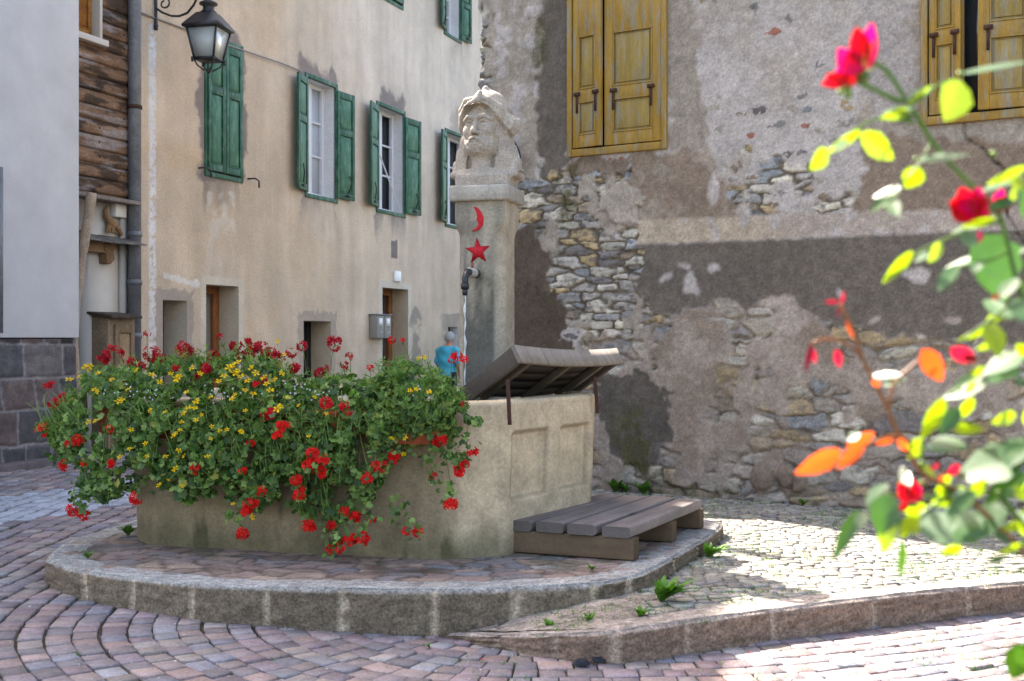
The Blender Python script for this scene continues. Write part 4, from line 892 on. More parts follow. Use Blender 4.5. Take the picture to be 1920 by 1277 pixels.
# ================================================================== SDF toolkit (surface nets)
def surf_net(fn, lo, hi, h):
    lo = np.array(lo, float); hi = np.array(hi, float); n = np.ceil((hi - lo) / h).astype(int) + 1
    ax = [lo[i] + h * np.arange(n[i]) for i in range(3)]; X, Y, Z = np.meshgrid(*ax, indexing='ij'); D = fn(X, Y, Z)
    ins = D < 0; acc = np.zeros(tuple(n - 1) + (3,)); cnt = np.zeros(tuple(n - 1))
    offs = [(i, j, k) for i in (0, 1) for j in (0, 1) for k in (0, 1)]
    def sub(A, o): return A[o[0]:o[0] + n[0] - 1, o[1]:o[1] + n[1] - 1, o[2]:o[2] + n[2] - 1]
    for a in offs:
        for ax_ in range(3):
            if a[ax_]: continue
            b = list(a); b[ax_] = 1; da = sub(D, a); db = sub(D, b); m = (da < 0) != (db < 0)
            t = np.where(m, da / np.where(m, da - db, 1), 0)
            for c in range(3): acc[..., c] += np.where(m, a[c] + (t if c == ax_ else 0), 0)
            cnt += m
    has = cnt > 0; idx = -np.ones(has.shape, int); idx[has] = np.arange(has.sum())
    ijk = np.argwhere(has); V = lo + h * (ijk + acc[has] / cnt[has][:, None]); Fs = []
    for ax_ in range(3):
        o1, o2 = [q for q in range(3) if q != ax_]
        sl0 = [slice(1, n[i] - 1) for i in range(3)]; sl0[ax_] = slice(0, n[ax_] - 1); sl1 = list(sl0); sl1[ax_] = slice(1, n[ax_])
        A = ins[tuple(sl0)]; B = ins[tuple(sl1)]; m = A != B; p = np.argwhere(m); p = p + np.array([0 if i == ax_ else 1 for i in range(3)])
        def gi(d1, d2): q = p.copy(); q[:, o1] -= d1; q[:, o2] -= d2; return idx[q[:, 0], q[:, 1], q[:, 2]]
        f = np.stack([gi(1, 1), gi(0, 1), gi(0, 0), gi(1, 0)], 1); fl = A[m]; 
        if ax_ == 1: fl = ~fl
        f[~fl] = f[~fl][:, ::-1]; Fs.append(f)
    Fq = np.vstack(Fs); Fq = Fq[(Fq >= 0).all(1)]; return V, Fq
def smin(a, b, k): h = np.clip(.5 + .5 * (b - a) / k, 0, 1); return b * (1 - h) + a * h - k * h * (1 - h)
def smax(a, b, k): return -smin(-a, -b, k)
def ell(X, Y, Z, c, r):
    q = np.sqrt(((X - c[0]) / r[0]) ** 2 + ((Y - c[1]) / r[1]) ** 2 + ((Z - c[2]) / r[2]) ** 2); return (q - 1) * min(r)
def cap(X, Y, Z, a, b, r0, r1=None):
    r1 = r0 if r1 is None else r1; a = np.array(a, float); b = np.array(b, float); d = b - a; L = d @ d
    t = np.clip(((X - a[0]) * d[0] + (Y - a[1]) * d[1] + (Z - a[2]) * d[2]) / L, 0, 1)
    return np.sqrt((X - a[0] - t * d[0]) ** 2 + (Y - a[1] - t * d[1]) ** 2 + (Z - a[2] - t * d[2]) ** 2) - (r0 + (r1 - r0) * t)
def caps(X, Y, Z, pts, r, k=.01):
    r = [r] * len(pts) if np.isscalar(r) else r; o = None
    for i in range(len(pts) - 1):
        c = cap(X, Y, Z, pts[i], pts[i + 1], r[i], r[i + 1]); o = c if o is None else smin(o, c, k)
    return o
def rbox(X, Y, Z, c, hs, r):
    qx = np.abs(X - c[0]) - hs[0] + r; qy = np.abs(Y - c[1]) - hs[1] + r; qz = np.abs(Z - c[2]) - hs[2] + r
    return np.sqrt(np.maximum(qx, 0) ** 2 + np.maximum(qy, 0) ** 2 + np.maximum(qz, 0) ** 2) + np.minimum(np.maximum(qx, np.maximum(qy, qz)), 0) - r
def rotz(V, a): c, s = math.cos(a), math.sin(a); return np.stack([V[:, 0] * c - V[:, 1] * s, V[:, 0] * s + V[:, 1] * c, V[:, 2]], 1)
# ================================================================== FOUNTAIN
CRT = lin('#c0ad90') * 1.0
FT = thing('fountain', 'concrete fountain trough with tall square pillar bearing red moon and star', 'fountain', (-1.0, 8.8, PZ))
foot = [(-.05,7.74),(.57,8.72),(.40,9.45),(-.3,9.75),(-1.9,9.95),(-2.5,9.55),(-2.64,8.75),(-2.60,8.36),(-2.40,8.10),(-.44,7.575)]
def rounded(P, r, step=.018):
    P = [np.array(p, float) for p in P]; n = len(P); segs = []
    for i in range(n):
        a, b, c = P[i-1], P[i], P[(i+1) % n]; ua = (a - b) / np.linalg.norm(a - b); uc = (c - b) / np.linalg.norm(c - b)
        ri = min(r[i] if not np.isscalar(r) else r, np.linalg.norm(a - b) * .45, np.linalg.norm(c - b) * .45)
        segs.append((b + ua * ri, b, b + uc * ri))
    out = []; tags = []
    for i in range(n):
        p0, b, p1 = segs[i]; k = max(3, int(np.linalg.norm(p1 - p0) / step))
        for j in range(k): t = j / k; out.append((1-t)**2 * p0 + 2*t*(1-t) * b + t*t * p1); tags.append((i, -1))
        q = segs[(i+1) % n][0]; k = max(2, int(np.linalg.norm(q - p1) / step))
        for j in range(k): out.append(p1 + (q - p1) * j / k); tags.append((i, (j / k)))
    return np.array(out)
OL = rounded(foot, [.04, .12, .15, .2, .2, .2, .15, .10, .12, .16])
def offset(P, d):
    T = np.roll(P, -3, 0) - np.roll(P, 3, 0); T /= np.linalg.norm(T, axis=1)[:, None]; N = np.stack([T[:, 1], -T[:, 0]], 1)
    return P + N * (d if np.isscalar(d) else np.asarray(d)[:, None]), N
_, NN = offset(OL, 0)
zz = np.concatenate([np.linspace(PZ - .02, 1.22, 64)]); n = len(OL)
e0 = np.array([-.05, 7.74]); e1_ = np.array([.57, 8.72]); ev = e1_ - e0; eL = np.linalg.norm(ev); ev /= eL; en = np.array([ev[1], -ev[0]])
tt = (OL - e0) @ ev; onface = (np.abs((OL - e0) @ en) < .03)
G = []; Cc = []
arcO = np.concatenate([[0], np.cumsum(np.linalg.norm(np.diff(OL, axis=0), axis=1))])
for z in zz:
    f = (z - PZ) / (1.25 - PZ); off = .02 + .035 * f + .004 * (fbm(arcO * 3, np.full(n, z * 3), 300) - .5)
    rec = np.zeros(n)
    for (a, b) in ((.04, .43), (.57, .92)):
        u = tt / eL; m = sstep(a - .012, a + .012, u) * sstep(b + .012, b - .012, u) * sstep(.598, .620, z) * sstep(1.052, 1.03, z); rec = np.maximum(rec, m)
    off = off - .042 * rec * onface
    o = OL + NN * np.asarray(off)[:, None]; G.append(np.column_stack([o, np.full(n, z)]))
    c = np.tile(CRT, (n, 1)) * (.85 + .3 * fbm(arcO * 2.2, np.full(n, z * 2), 301))[:, None] * (.9 + .2 * fbm(arcO * 10, np.full(n, z * 1.2), 302))[:, None]
    front = sstep(-.25, -.5, OL[:, 0]) * (OL[:, 1] < 9)
    shade_moss = front * .75 * sstep(.35, .65, fbm(arcO * 1.6, np.full(n, z * 1.2), 303) + .08); c = mixc(c, np.tile(lin('#84755a'), (n, 1)), shade_moss)  # trough front darkened: shade under the flowers and moss painted as one
    c = mixc(c, np.tile(lin('#4c4a30'), (n, 1)), np.clip(sstep(.50, .27, z + (fbm(arcO * 5, np.full(n, 1.), 304) - .5) * .35) * .65 + sstep(.62, .7, fbm(arcO * 5, np.full(n, z * .8), 305)) * front * .6, 0, .9))
    rim = sstep(.0, 1, np.abs(rec - .5) < .45); c = mixc(c, np.tile(lin('#7d6e58'), (n, 1)), rim * onface * .5)
    Cc.append(c)
top = CRT * 1.12
for (d, z) in ((.052, 1.235), (.045, 1.246), (.030, 1.252), (-.04, 1.255), (-.10, 1.252), (-.112, 1.245), (-.118, 1.23), (-.118, .8)):
    o = OL + NN * d; G.append(np.column_stack([o, z + (fbm(arcO * 4, np.full(n, d * 3), 306) - .5) * .01])); Cc.append(np.tile(top, (n, 1)) * (.85 + .3 * fbm(arcO * 9, np.full(n, d * 30), 307))[:, None])
G = np.array(G).transpose(1, 0, 2); Cc = np.array(Cc).transpose(1, 0, 2)
g = Geo(); g.grid(G, Cc, closeu=True, flip=True); g.add(np.column_stack([OL + NN * -.11, np.full(n, .82)]), [tuple(range(n))], CRT * .5); g.build('basin', M['crete'], FT, smooth=True)
wm = bpy.data.materials.new('fountain_water'); wm.use_nodes = True; p = wm.node_tree.nodes["Principled BSDF"]
p.inputs["Base Color"].default_value = (.04, .06, .05, 1); p.inputs["Roughness"].default_value = .08; p.inputs["IOR"].default_value = 1.33
tn = wm.node_tree.nodes.new("ShaderNodeTexNoise"); tn.inputs["Scale"].default_value = 9; bn = wm.node_tree.nodes.new("ShaderNodeBump"); bn.inputs["Distance"].default_value = .02
wm.node_tree.links.new(tn.outputs[0], bn.inputs["Height"]); wm.node_tree.links.new(bn.outputs[0], p.inputs["Normal"])
g = Geo(); g.add(np.column_stack([OL + NN * -.117, np.full(n, 1.1)]), [tuple(range(n))[::-1]], (1, 1, 1)); struct(g.build('water', wm))
# pillar -----------------------------------------------------------
PC = np.array([-.185, 9.0]); PA = math.radians(-15); pu = np.array([math.cos(PA), math.sin(PA), 0]); pv = np.array([-math.sin(PA), math.cos(PA), 0])  # pu right, pv back
def pl_P(x, y, z): return np.array([PC[0], PC[1], 0]) + pu * x + pv * y + np.array([0, 0, z])
PT = CAMZ + (HZ - 381) / F * 9.0
w = .178; ring = []; cols = []
zl = list(np.linspace(.8, PT - .30, 30)) + list(np.linspace(PT - .28, PT - .14, 9)) + list(np.linspace(PT - .12, PT, 5))
for z in zl:
    t = sstep(PT - .14, PT - .27, z); c = .004 + .052 * t; hw = w + .016 * (1 - t) ; pts = []
    cor = [(-hw, -hw), (hw, -hw), (hw, hw), (-hw, hw)]
    loop = [(-hw + c, -hw), (hw - c, -hw), (hw, -hw + c), (hw, hw - c), (hw - c, hw), (-hw + c, hw), (-hw, hw - c), (-hw, -hw + c)]
    for i in range(8):
        a = np.array(loop[i]); b = np.array(loop[(i + 1) % 8]); k = 8 if i % 2 == 0 else 3
        for j in range(k): pts.append(a + (b - a) * j / k)
    pts = np.array(pts); ring.append([pl_P(x, y, z) for x, y in pts])
    cc = np.tile(lin('#a39887'), (len(pts), 1)) * (.8 + .4 * fbm(np.arange(len(pts)) * .35, np.full(len(pts), z * 3), 310))[:, None]
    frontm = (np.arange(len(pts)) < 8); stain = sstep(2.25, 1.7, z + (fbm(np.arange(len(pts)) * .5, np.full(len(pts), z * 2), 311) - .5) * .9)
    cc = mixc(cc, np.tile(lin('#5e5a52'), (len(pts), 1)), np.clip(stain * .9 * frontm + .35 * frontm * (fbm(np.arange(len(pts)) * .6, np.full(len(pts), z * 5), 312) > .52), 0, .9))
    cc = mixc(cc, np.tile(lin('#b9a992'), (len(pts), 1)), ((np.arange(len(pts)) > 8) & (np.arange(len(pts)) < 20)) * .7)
    cols.append(cc)
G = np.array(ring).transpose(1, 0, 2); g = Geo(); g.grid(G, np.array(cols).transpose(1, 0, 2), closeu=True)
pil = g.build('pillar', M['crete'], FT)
hw = .232; ST = CAMZ + (HZ - 353) / F * 9.0
g = Geo(); g.box(pl_P(-hw, -hw, PT - .005), pu * 2 * hw, pv * 2 * hw, [0, 0, ST - PT + .005], lin('#aaa195')); g.build('capstone', M['crete'], FT, bevel=.018)
fy = -w - .001; ctr = lambda px, py: (px - 960, 0)
def face_pt(px, py):   # intersect view ray with front face plane
    r = np.array([(px - 960) / F, 1, (HZ - py) / F]); o = np.array([0, 0, CAMZ]); q = pl_P(0, fy - .016 * 0, 0); t = ((q - o) @ pv) / (r @ pv); return o + r * t
sc0 = face_pt(896, 471); g = Geo()
pts = []
for k in range(10):
    r = .104 if k % 2 == 0 else .042; a = math.radians(90 + 4 + 36 * k); pts.append(sc0 + pu * r * math.cos(a) * .98 + np.array([0, 0, r * math.sin(a)]) - pv * .002)
mid = sc0 - pv * .028; V = pts + [mid]; g.add(V, [(k, (k + 1) % 10, 10) for k in range(10)] + [tuple(range(10))[::-1]], (1, 1, 1)); g.build('star', M['red'], pil)
pz = [(887,387),(896,389),(904,397),(909,409),(907,421),(900,430),(891,434),(885,433),(893,429),(898,421),(897,416),(893,413),(895,409),(894,400),(891,393)]
g = Geo(); P = [face_pt(*q) - pv * .002 for q in pz]; g.prism(P, -pv * .014); g.build('crescent', M['red'], pil, bevel=.004)
# spout
sp = face_pt(893, 513); o = -pv; g = Geo(); dn = np.array([0, 0, -1.])
s1 = sp + o * .20; g.tube([sp - o * .02, s1, s1 + o * .045 + dn * .012, s1 + o * .075 + dn * .05, s1 + o * .08 + dn * .12], [.019, .019, .023, .025, .020], 12, (1, 1, 1))
g.tube([s1 + o * .08 + dn * .085, s1 + o * .08 + dn * .125], [.029, .029], 12); g.tube([s1 + o * .08 + dn * .12, s1 + o * .08 + dn * .17], [.022, .017], 12)
g.tube([s1 - o * .02, s1 + o * .02], .027, 12); g.tube([sp - o * .02, sp + o * .03], .034, 12)
spt = g.build('spout', M['iron'], pil, smooth=True)
g = Geo(); 
for k in range(6): a = sp + o * (.06 + k * .02); g.tube([a + pu * .027 * math.cos(t) + np.array([0, 0, .027 * math.sin(t)]) + o * .012 * t / 6.28 for t in np.linspace(0, 6.28, 12)], .010, 5, lin('#b3aba0'))
g.tube([sp + o * .1 + np.array([0, 0, .03]), sp + o * .09 + np.array([0, 0, .075])], .010, 5, lin('#8a4a40')); g.build('rope_wrap', M['plain'], spt)
tip = s1 + o * .08 + dn * .17
sm = bpy.data.materials.new('falling_water'); sm.use_nodes = True; p = sm.node_tree.nodes["Principled BSDF"]; p.inputs["Base Color"].default_value = (.9, .93, .95, 1); p.inputs["Roughness"].default_value = .12; p.inputs["Transmission Weight"].default_value = .55; p.inputs["IOR"].default_value = 1.33
g = Geo(); zs_ = np.linspace(tip[2], 1.1, 60); g.tube([np.array([tip[0] + .003 * math.sin(z * 40), tip[1] - .04 * 0, z]) for z in zs_], [.0062 + .003 * math.sin(z * 55) + .002 * math.sin(z * 21) for z in zs_], 8)
struct(g.build('water_stream', sm, smooth=True))
# wooden lid ---------------------------------------------------------
A = np.array([.015, 7.80, 1.555]); Bp = np.array([.765, 8.90, 1.525]); Cp_ = np.array([-.34, 8.17, 1.262]); u = Bp - A; uL = np.linalg.norm(u); u /= uL; v = Cp_ - A; v -= u * (v @ u) * .0; vL = np.linalg.norm(v); v /= vL; nrm = np.cross(u, v); nrm = nrm if nrm[2] > 0 else -nrm
nrm /= np.linalg.norm(nrm)
LD = thing('trough_cover', 'grey curved wooden cover propped open over the right end of the trough', 'cover', tuple(A))
sag = lambda t: -.026 * (1 - (2 * t - 1) ** 2)
dk = lin('#77706a')
g = Geo()
for j in range(5):
    a0 = .02 + j * (vL - .02) / 5; a1 = a0 + (vL - .02) / 5 - .006
    P = np.array([[A + u * (t * uL) + v * a + nrm * (sag(t) + .0) for a in (a0, a1)] for t in np.linspace(0, 1, 13)]); Q = P + nrm * .025
    idx = []
    ringp = np.stack([P[:, 0], P[:, 1], Q[:, 1], Q[:, 0]], 0); g.grid(ringp, lin('#3e3731') * random.uniform(.8, 1.15), closeu=True)
g.build('boards', M['deck'], LD)
g = Geo(); rim = []; down = np.array([0, 0, -1.])
fd = -v * .02
for t in np.linspace(0, 1, 61):
    b = A + u * (t * uL * 1.02 - .01) + nrm * sag(t); rim.append([b + nrm * .045 - v * .0, b + nrm * .045 - v * .035, b - nrm * .075 - v * .035, b - nrm * .075])
R = np.array(rim).transpose(1, 0, 2); g.grid(R, np.clip(lin('#8f857a') * (.55 + .9 * fbm(np.arange(4)[:, None] * 1.5 + np.zeros((4, R.shape[1])), np.arange(R.shape[1])[None] * 1.7 + np.zeros((4, R.shape[1])), 77))[..., None], 0, 1), closeu=True); g.add(rim[0], [(0, 1, 2, 3)], dk); g.add(rim[-1], [(3, 2, 1, 0)], dk); g.build('front_board', M['deck'], LD)
g = Geo(); g.box(A - nrm * .07, v * vL, u * .045, nrm * .12, lin('#514941')); g.build('side_board', M['deck'], LD, bevel=.004); g = Geo(); g.box(Bp - nrm * .07 - u * .045, v * vL, u * .045, nrm * .12, lin('#514941')); g.build('side_board', M['deck'], LD, bevel=.004)
for t in (.12, .5, .86):
    g = Geo(); b = A + u * (t * uL) + nrm * (sag(t) - .05); g.box(b + v * .01, v * (vL - .03), u * .05, nrm * .048, lin('#5d5449')); g.build('batten', M['deck'], LD, bevel=.004)
for (p0, p1) in (((948, 712), (952, 797)), ((1112, 706), (1117, 775))):
    Yq = 7.63 if p0[0] < 1000 else 8.60
    g = Geo(); a = W(*p0, Yq); b = W(*p1, Yq); b = b + np.array([.0, 0, 0]); ku = (b - a) / np.linalg.norm(b - a)
    g.box(a, np.array([.026, 0, 0]), np.array([0, .010, 0]), b - a, (1, 1, 1)); g.build('prop', M['rust'], LD, bevel=.003)
# ================================================================== BENCH / step
q = [atz(940, 1034, PZ), atz(1190, 1055, PZ)]; fl = np.array([-.06, 7.80, 0]); fr = np.array([.765, 7.46, 0]); bl = np.array([.66, 9.12, 0]); br = np.array([1.40, 8.76, 0])
BT = .475
BN_ = thing('wooden_bench', 'low grey slatted wooden bench of four thick planks beside the trough', 'bench', (fl[0], fl[1], PZ))
bz = np.array([0, 0, 1.])
for k in range(4):
    a0 = k / 4 + .004; a1 = (k + 1) / 4 - .032
    A0_ = fl + (fr - fl) * a0; A1_ = fl + (fr - fl) * a1; B0_ = bl + (br - bl) * a0; B1_ = bl + (br - bl) * a1
    th = .068; V = []; e = random.uniform(-.02, .02)
    dA = (B0_ - A0_) / np.linalg.norm(B0_ - A0_) * e
    for p in (A0_ - dA, A1_ - dA, B1_ + dA * .5, B0_ + dA * .5): V.append(p + bz * (BT - th)); V.append(p + bz * (BT + random.uniform(-.004, .004)))
    g = Geo(); oz = bz * (BT - th + random.uniform(-.004, .004)); pu_ = (B0_ - A0_) + dA * 1.5; pv_ = ((A1_ - A0_) + (B1_ - B0_)) / 2
    plank(g, A0_ - dA + oz, pu_, pv_, bz * th, lin('#7d736f') * random.uniform(.85, 1.1), 400 + k, .012); g.build('plank', M['deck'], BN_, smooth=False)
for t in (0.0, .52, .955):
    a = fl + (bl - fl) * t; b = fr + (br - fr) * t; d = (bl - fl) / np.linalg.norm(bl - fl)
    ins = (b - a) / np.linalg.norm(b - a); g = Geo(); plank(g, a + ins * .012 + d * .02 + bz * (PZ + .004), (b - a) - ins * .03, d * .085, bz * (BT - .068 - PZ - .008), lin('#665441'), int(450 + t * 9), .008); g.build('support', M['deck'], BN_)
# ================================================================== BUST
def bust(X, Y, Z):
    # face turned within its own frame; -Y is front
    a = math.radians(-12); x = X * math.cos(a) + Y * math.sin(a); y = -X * math.sin(a) + Y * math.cos(a); z = Z; x = x + .012
    d = ell(x, y, z, (0, 0, .47), (.148, .160, .20)); d = smin(d, ell(x, y, z, (0, -.055, .325), (.116, .108, .125)), .05)
    ax_ = np.abs(x)
    d = smin(d, ell(ax_, y, z, (.082, -.112, .425), (.042, .040, .045)), .03)      # cheekbones
    d = smin(d, cap(x, y, z, (0, -.045, .05), (0, -.01, .34), .090, .082), .03)
    d = smin(d, caps(ax_, y, z, [(.012, -.160, .515), (.060, -.156, .524), (.112, -.118, .505)], [.018, .018, .014]), .02)   # brow
    d = smax(d, -ell(ax_, y, z, (.057, -.172, .480), (.040, .040, .026)), .018)  # socket
    d = smin(d, ell(ax_, y, z, (.057, -.124, .478), (.028, .024, .020)), .004)
    d = smin(d, caps(ax_, y, z, [(.027, -.146, .478), (.042, -.154, .493), (.062, -.154, .495), (.088, -.132, .482)], .0075), .005)  # lids
    d = smin(d, caps(ax_, y, z, [(.027, -.146, .474), (.046, -.150, .461), (.066, -.148, .461), (.088, -.132, .476)], .006), .005)
    d = smin(d, caps(x, y, z, [(0, -.150, .515), (0, -.172, .465), (0, -.200, .412)], [.013, .016, .022]), .014)   # nose
    d = smin(d, ell(ax_, y, z, (.021, -.178, .402), (.016, .020, .014)), .010)
    d = smax(d, -ell(ax_, y, z, (.012, -.196, .390), (.007, .010, .006)), .004)
    # beard mass
    nb = vn3(x * 55, y * 55, z * 55, 5) * .008 + vn3(x * 120, y * 120, z * 120, 6) * .004
    be = smin(ell(x, y, z, (0, -.066, .312), (.120, .112, .088)), ell(ax_, y, z, (.105, -.035, .36), (.035, .06, .09)), .03) - nb
    d = smin(d, be, .012)
    d = smin(d, caps(ax_, y, z, [(.004, -.186, .364), (.032, -.180, .352), (.056, -.160, .322)], [.011, .011, .008]) - nb * .5, .008)   # moustache
    d = smax(d, -ell(x, y, z, (0, -.197, .328), (.045, .022, .018)), .008)
    d = smin(d, ell(x, y, z, (0, -.174, .335), (.036, .016, .0085)), .005); d = smin(d, ell(x, y, z, (0, -.174, .317), (.032, .018, .010)), .005)
    # turban
    tw = np.sin((z * 1.0 + np.abs(x + .03) * 1.1 + y * .25) * 75) * .0045
    t1 = ell(x, y, z, (.0, .035, .555), (.195, .185, .135)) - tw
    t1 = smin(t1, ell(x, y, z, (.01, .05, .665), (.125, .135, .085)) - tw * .5, .04); t1 = smin(t1, cap(x, y, z, (.0, .04, .70), (-.005, .02, .768), .058, .022), .04)
    for sg in (-1, 1):
        pth = [(.004 * sg, -.170, .640 + .010 * sg), (.075 * sg, -.148, .622), (.140 * sg, -.085, .570), (.180 * sg, -.005, .490), (.185 * sg, .05, .425)]
        for k, (dx, dz_) in enumerate(((0, -.022), (.008, .028))):
            t1 = smin(t1, caps(x, y, z, [(p[0] + dx * sg, p[1] + (.004, .012)[k], p[2] + dz_ * (1 - .35 * i_ / 4))  for i_, p in enumerate(pth)], [.020, .028, .033, .036, .030], .008), .006)
    t1 = smin(t1, caps(x, y, z, [(-.07, -.165, .60), (-.03, -.19, .612), (.02, -.185, .64), (.03, -.15, .70)], [.02, .024, .024, .02]), .008)
    t1 = smin(t1, ell(x, y, z, (.215, .0, .47), (.045, .05, .06)) - vn3(x * 30, y * 30, z * 30, 8) * .03, .015)
    t1 = smax(t1, -ell(x, y, z, (0, -.15, .50), (.140, .10, .134)), .012)
    d = smin(d, t1, .008)
    # veil falling both sides and behind
    fold = np.sin(x * 95) * .005
    hw_ = .185 + .33 * np.clip(.46 - z, 0, .4); yb = .03
    ve = (np.sqrt((x / hw_) ** 2 + ((y - yb) / (.125 + .02 * np.clip(.4 - z, 0, 1))) ** 2) - 1) * .12
    ve = smax(ve, z - .52, .03); ve = smax(ve, .12 - z, .01) + .0035 * np.sin(ax_ * 110 - z * 30)
    ve = smax(ve, -np.maximum(ax_ - (.112 + .05 * np.clip(.35 - z, 0, .3)), y + .045), .006)
    d = smin(d, ve, .004)
    d = smax(d, -caps(ax_, y, z, [(.142, -.085, .46), (.138, -.085, .36), (.124, -.085, .24)], [.018, .022, .020]), .005)
    pass
    # shoulders and plinth of the bust
    Bx = rbox(X, Y, Z, (0, .0, .045), (.205, .165, .055), .025); fl_ = rbox(X, Y - 0, Z, (0, .03, .100 + .02 * np.cos(X * 7)), (.262, .14, .028), .027)
    d = smin(d, smin(Bx, fl_, .03), .02)
    d = np.maximum(d, -Z) ; return d - vn3(X * 38, Y * 38, Z * 38, 9) * .0015
V, Fq = surf_net(bust, (-.34, -.26, -.012), (.34, .28, .82), .0054)
nzb = .85 + .3 * fbm(V[:, 0] * 9 + V[:, 1] * 7, V[:, 2] * 9, 320)
Cb = lin('#ab9e90') * nzb[:, None]
V2 = rotz(V, math.radians(-13)); V2[:, 2] *= .985; V2 = V2 + np.array([PC[0] - .005, PC[1] + .0, ST - .004])
BU = Geo().add(V2 - 0, Fq, Cb).build('stone_bust', M['bust'], smooth=True)
tag(BU, 'pale stone bust of a bearded man in a turban on top of the fountain pillar', 'statue')
# ================================================================== PLANTS
def nrmz(v): return v / (np.linalg.norm(v, axis=-1, keepdims=True) + 1e-9)
def scatter(g, tmpl, tf, C, T, Nn, S, col, mat_=0):
    """instances of a small template (x along T, y = N x T, z along N) as plain mesh"""
    T = nrmz(T); Nn = nrmz(Nn - T * (Nn * T).sum(-1, keepdims=True)); B = np.cross(Nn, T)
    tm = np.asarray(tmpl, float); n = len(C); S = np.asarray(S, float).reshape(-1, 1, 1)
    V = C[:, None] + S * (tm[None, :, 0:1] * T[:, None] + tm[None, :, 1:2] * B[:, None] + tm[None, :, 2:3] * Nn[:, None])
    tf = np.asarray(tf); Fc = (tf[None] + len(tm) * np.arange(n)[:, None, None]).reshape(-1, tf.shape[1])
    cc = np.repeat(col, len(tm), axis=0); g.add(V.reshape(-1, 3), Fc, cc, mat_)
def lobed():
    pts = [(0, 0, 0)]; 
    for k, a in enumerate(np.linspace(-155, 155, 11)):
        r = .52 if k % 2 == 1 else .40
        if k in (0, 10): r = .30
        a = math.radians(a); pts.append((r * math.cos(a) + .05, r * math.sin(a), -.35 * r * r + (.05 if k % 2 else -.02)))
    return pts, [(0, i, i + 1) for i in range(1, 11)]
LOB = lobed()
FEA = ([(0, 0, 0), (.5, .07, .03), (1, 0, -.05), (.5, -.07, .03), (.45, .05, .02), (.8, .40, 0), (.62, .12, 0), (.45, -.05, .02), (.8, -.40, 0), (.62, -.12, 0)], [(0, 1, 2), (0, 2, 3), (4, 5, 6), (7, 9, 8)])
PET = ([(0, 0, 0), (.35, .16, .06), (.8, .26, .10), (1.0, .08, .02), (.96, -.1, .03), (.75, -.26, .10), (.35, -.16, .06)], [(0, 1, 2), (0, 2, 3), (0, 3, 4), (0, 4, 5), (0, 5, 6)])
def flower(g, c, n, r, np_, col, rng, cup=.25, w=1.0, center=None):
    n = nrmz(np.array(n, float)); a = nrmz(np.cross(n, rng.normal(size=3))); b = np.cross(n, a); k = np_
    th = np.arange(k) * 2 * math.pi / k + rng.random() * 6 + rng.normal(size=k) * .12
    T = a * np.cos(th)[:, None] + b * np.sin(th)[:, None] + n * cup
    tm = np.array(PET[0]) * np.array([1, w, 1]); cc = np.tile(col, (k, 1)) * rng.uniform(.8, 1.15, (k, 1))
    scatter(g, tm, PET[1], np.tile(c, (k, 1)), T, np.tile(n, (k, 1)) + rng.normal(size=(k, 3)) * .2, np.full(k, r) * rng.uniform(.85, 1.1, k), cc)
    if center is not None:
        g.lathe([(r * .05, 0), (r * .2, r * .06), (r * .16, r * .16), (r * .03, r * .2)], c, 6, center)
Yf = lambda px: np.interp(px, [60, 110, 190, 260, 330, 500, 700, 830, 920], [8.55, 8.42, 8.15, 7.98, 7.88, 7.80, 7.66, 7.56, 7.50])
topx = [85,105,130,160,190,225,260,300,340,380,420,460,500,530,560,590,620,650,680,700,720,745,775,805,835,860,880]
topy = [800,775,735,705,690,690,688,680,668,672,668,662,668,685,705,712,705,700,715,712,690,678,684,698,712,740,790]
botx = [85,105,125,150,175,200,225,250,262,285,320,350,385,420,450,480,505,530,560,600,630,660,690,715,735,760,785,810,840,860,880]
boty = [800,850,890,915,925,935,930,900,905,915,920,945,955,975,985,965,940,935,965,980,985,965,945,900,855,845,840,825,818,805,790]
rng = np.random.default_rng(77)
def bulge(t): return .10 + .26 * np.sin(np.clip(t, 0, 1) * math.pi * .8 + .25)
def samp(n, x0, x1, top_bias=0):
    out = []
    while len(out) < n:
        px = rng.uniform(x0, x1); tp = np.interp(px, topx, topy); bt = np.interp(px, botx, boty)
        t = rng.random()
        py = tp + (bt - tp) * t
        q = vn(px / 34., py / 34., 5) + .5 * vn(px / 13., py / 13., 6)
        if t > .82 and q < .62 + .25 * (t - .82) / .18: continue
        if t < .08 and q < .5: continue
        if q < .50: continue
        out.append((px, py, t, q))
    return np.array(out)
PLX = [(85, 300), (300, 500), (500, 700), (700, 882)]
rim_pts = [np.array([-2.85, 8.55]), np.array([-2.55, 8.16]), np.array([-1.9, 7.93]), np.array([-1.0, 7.70]), np.array([-.42, 7.55])]
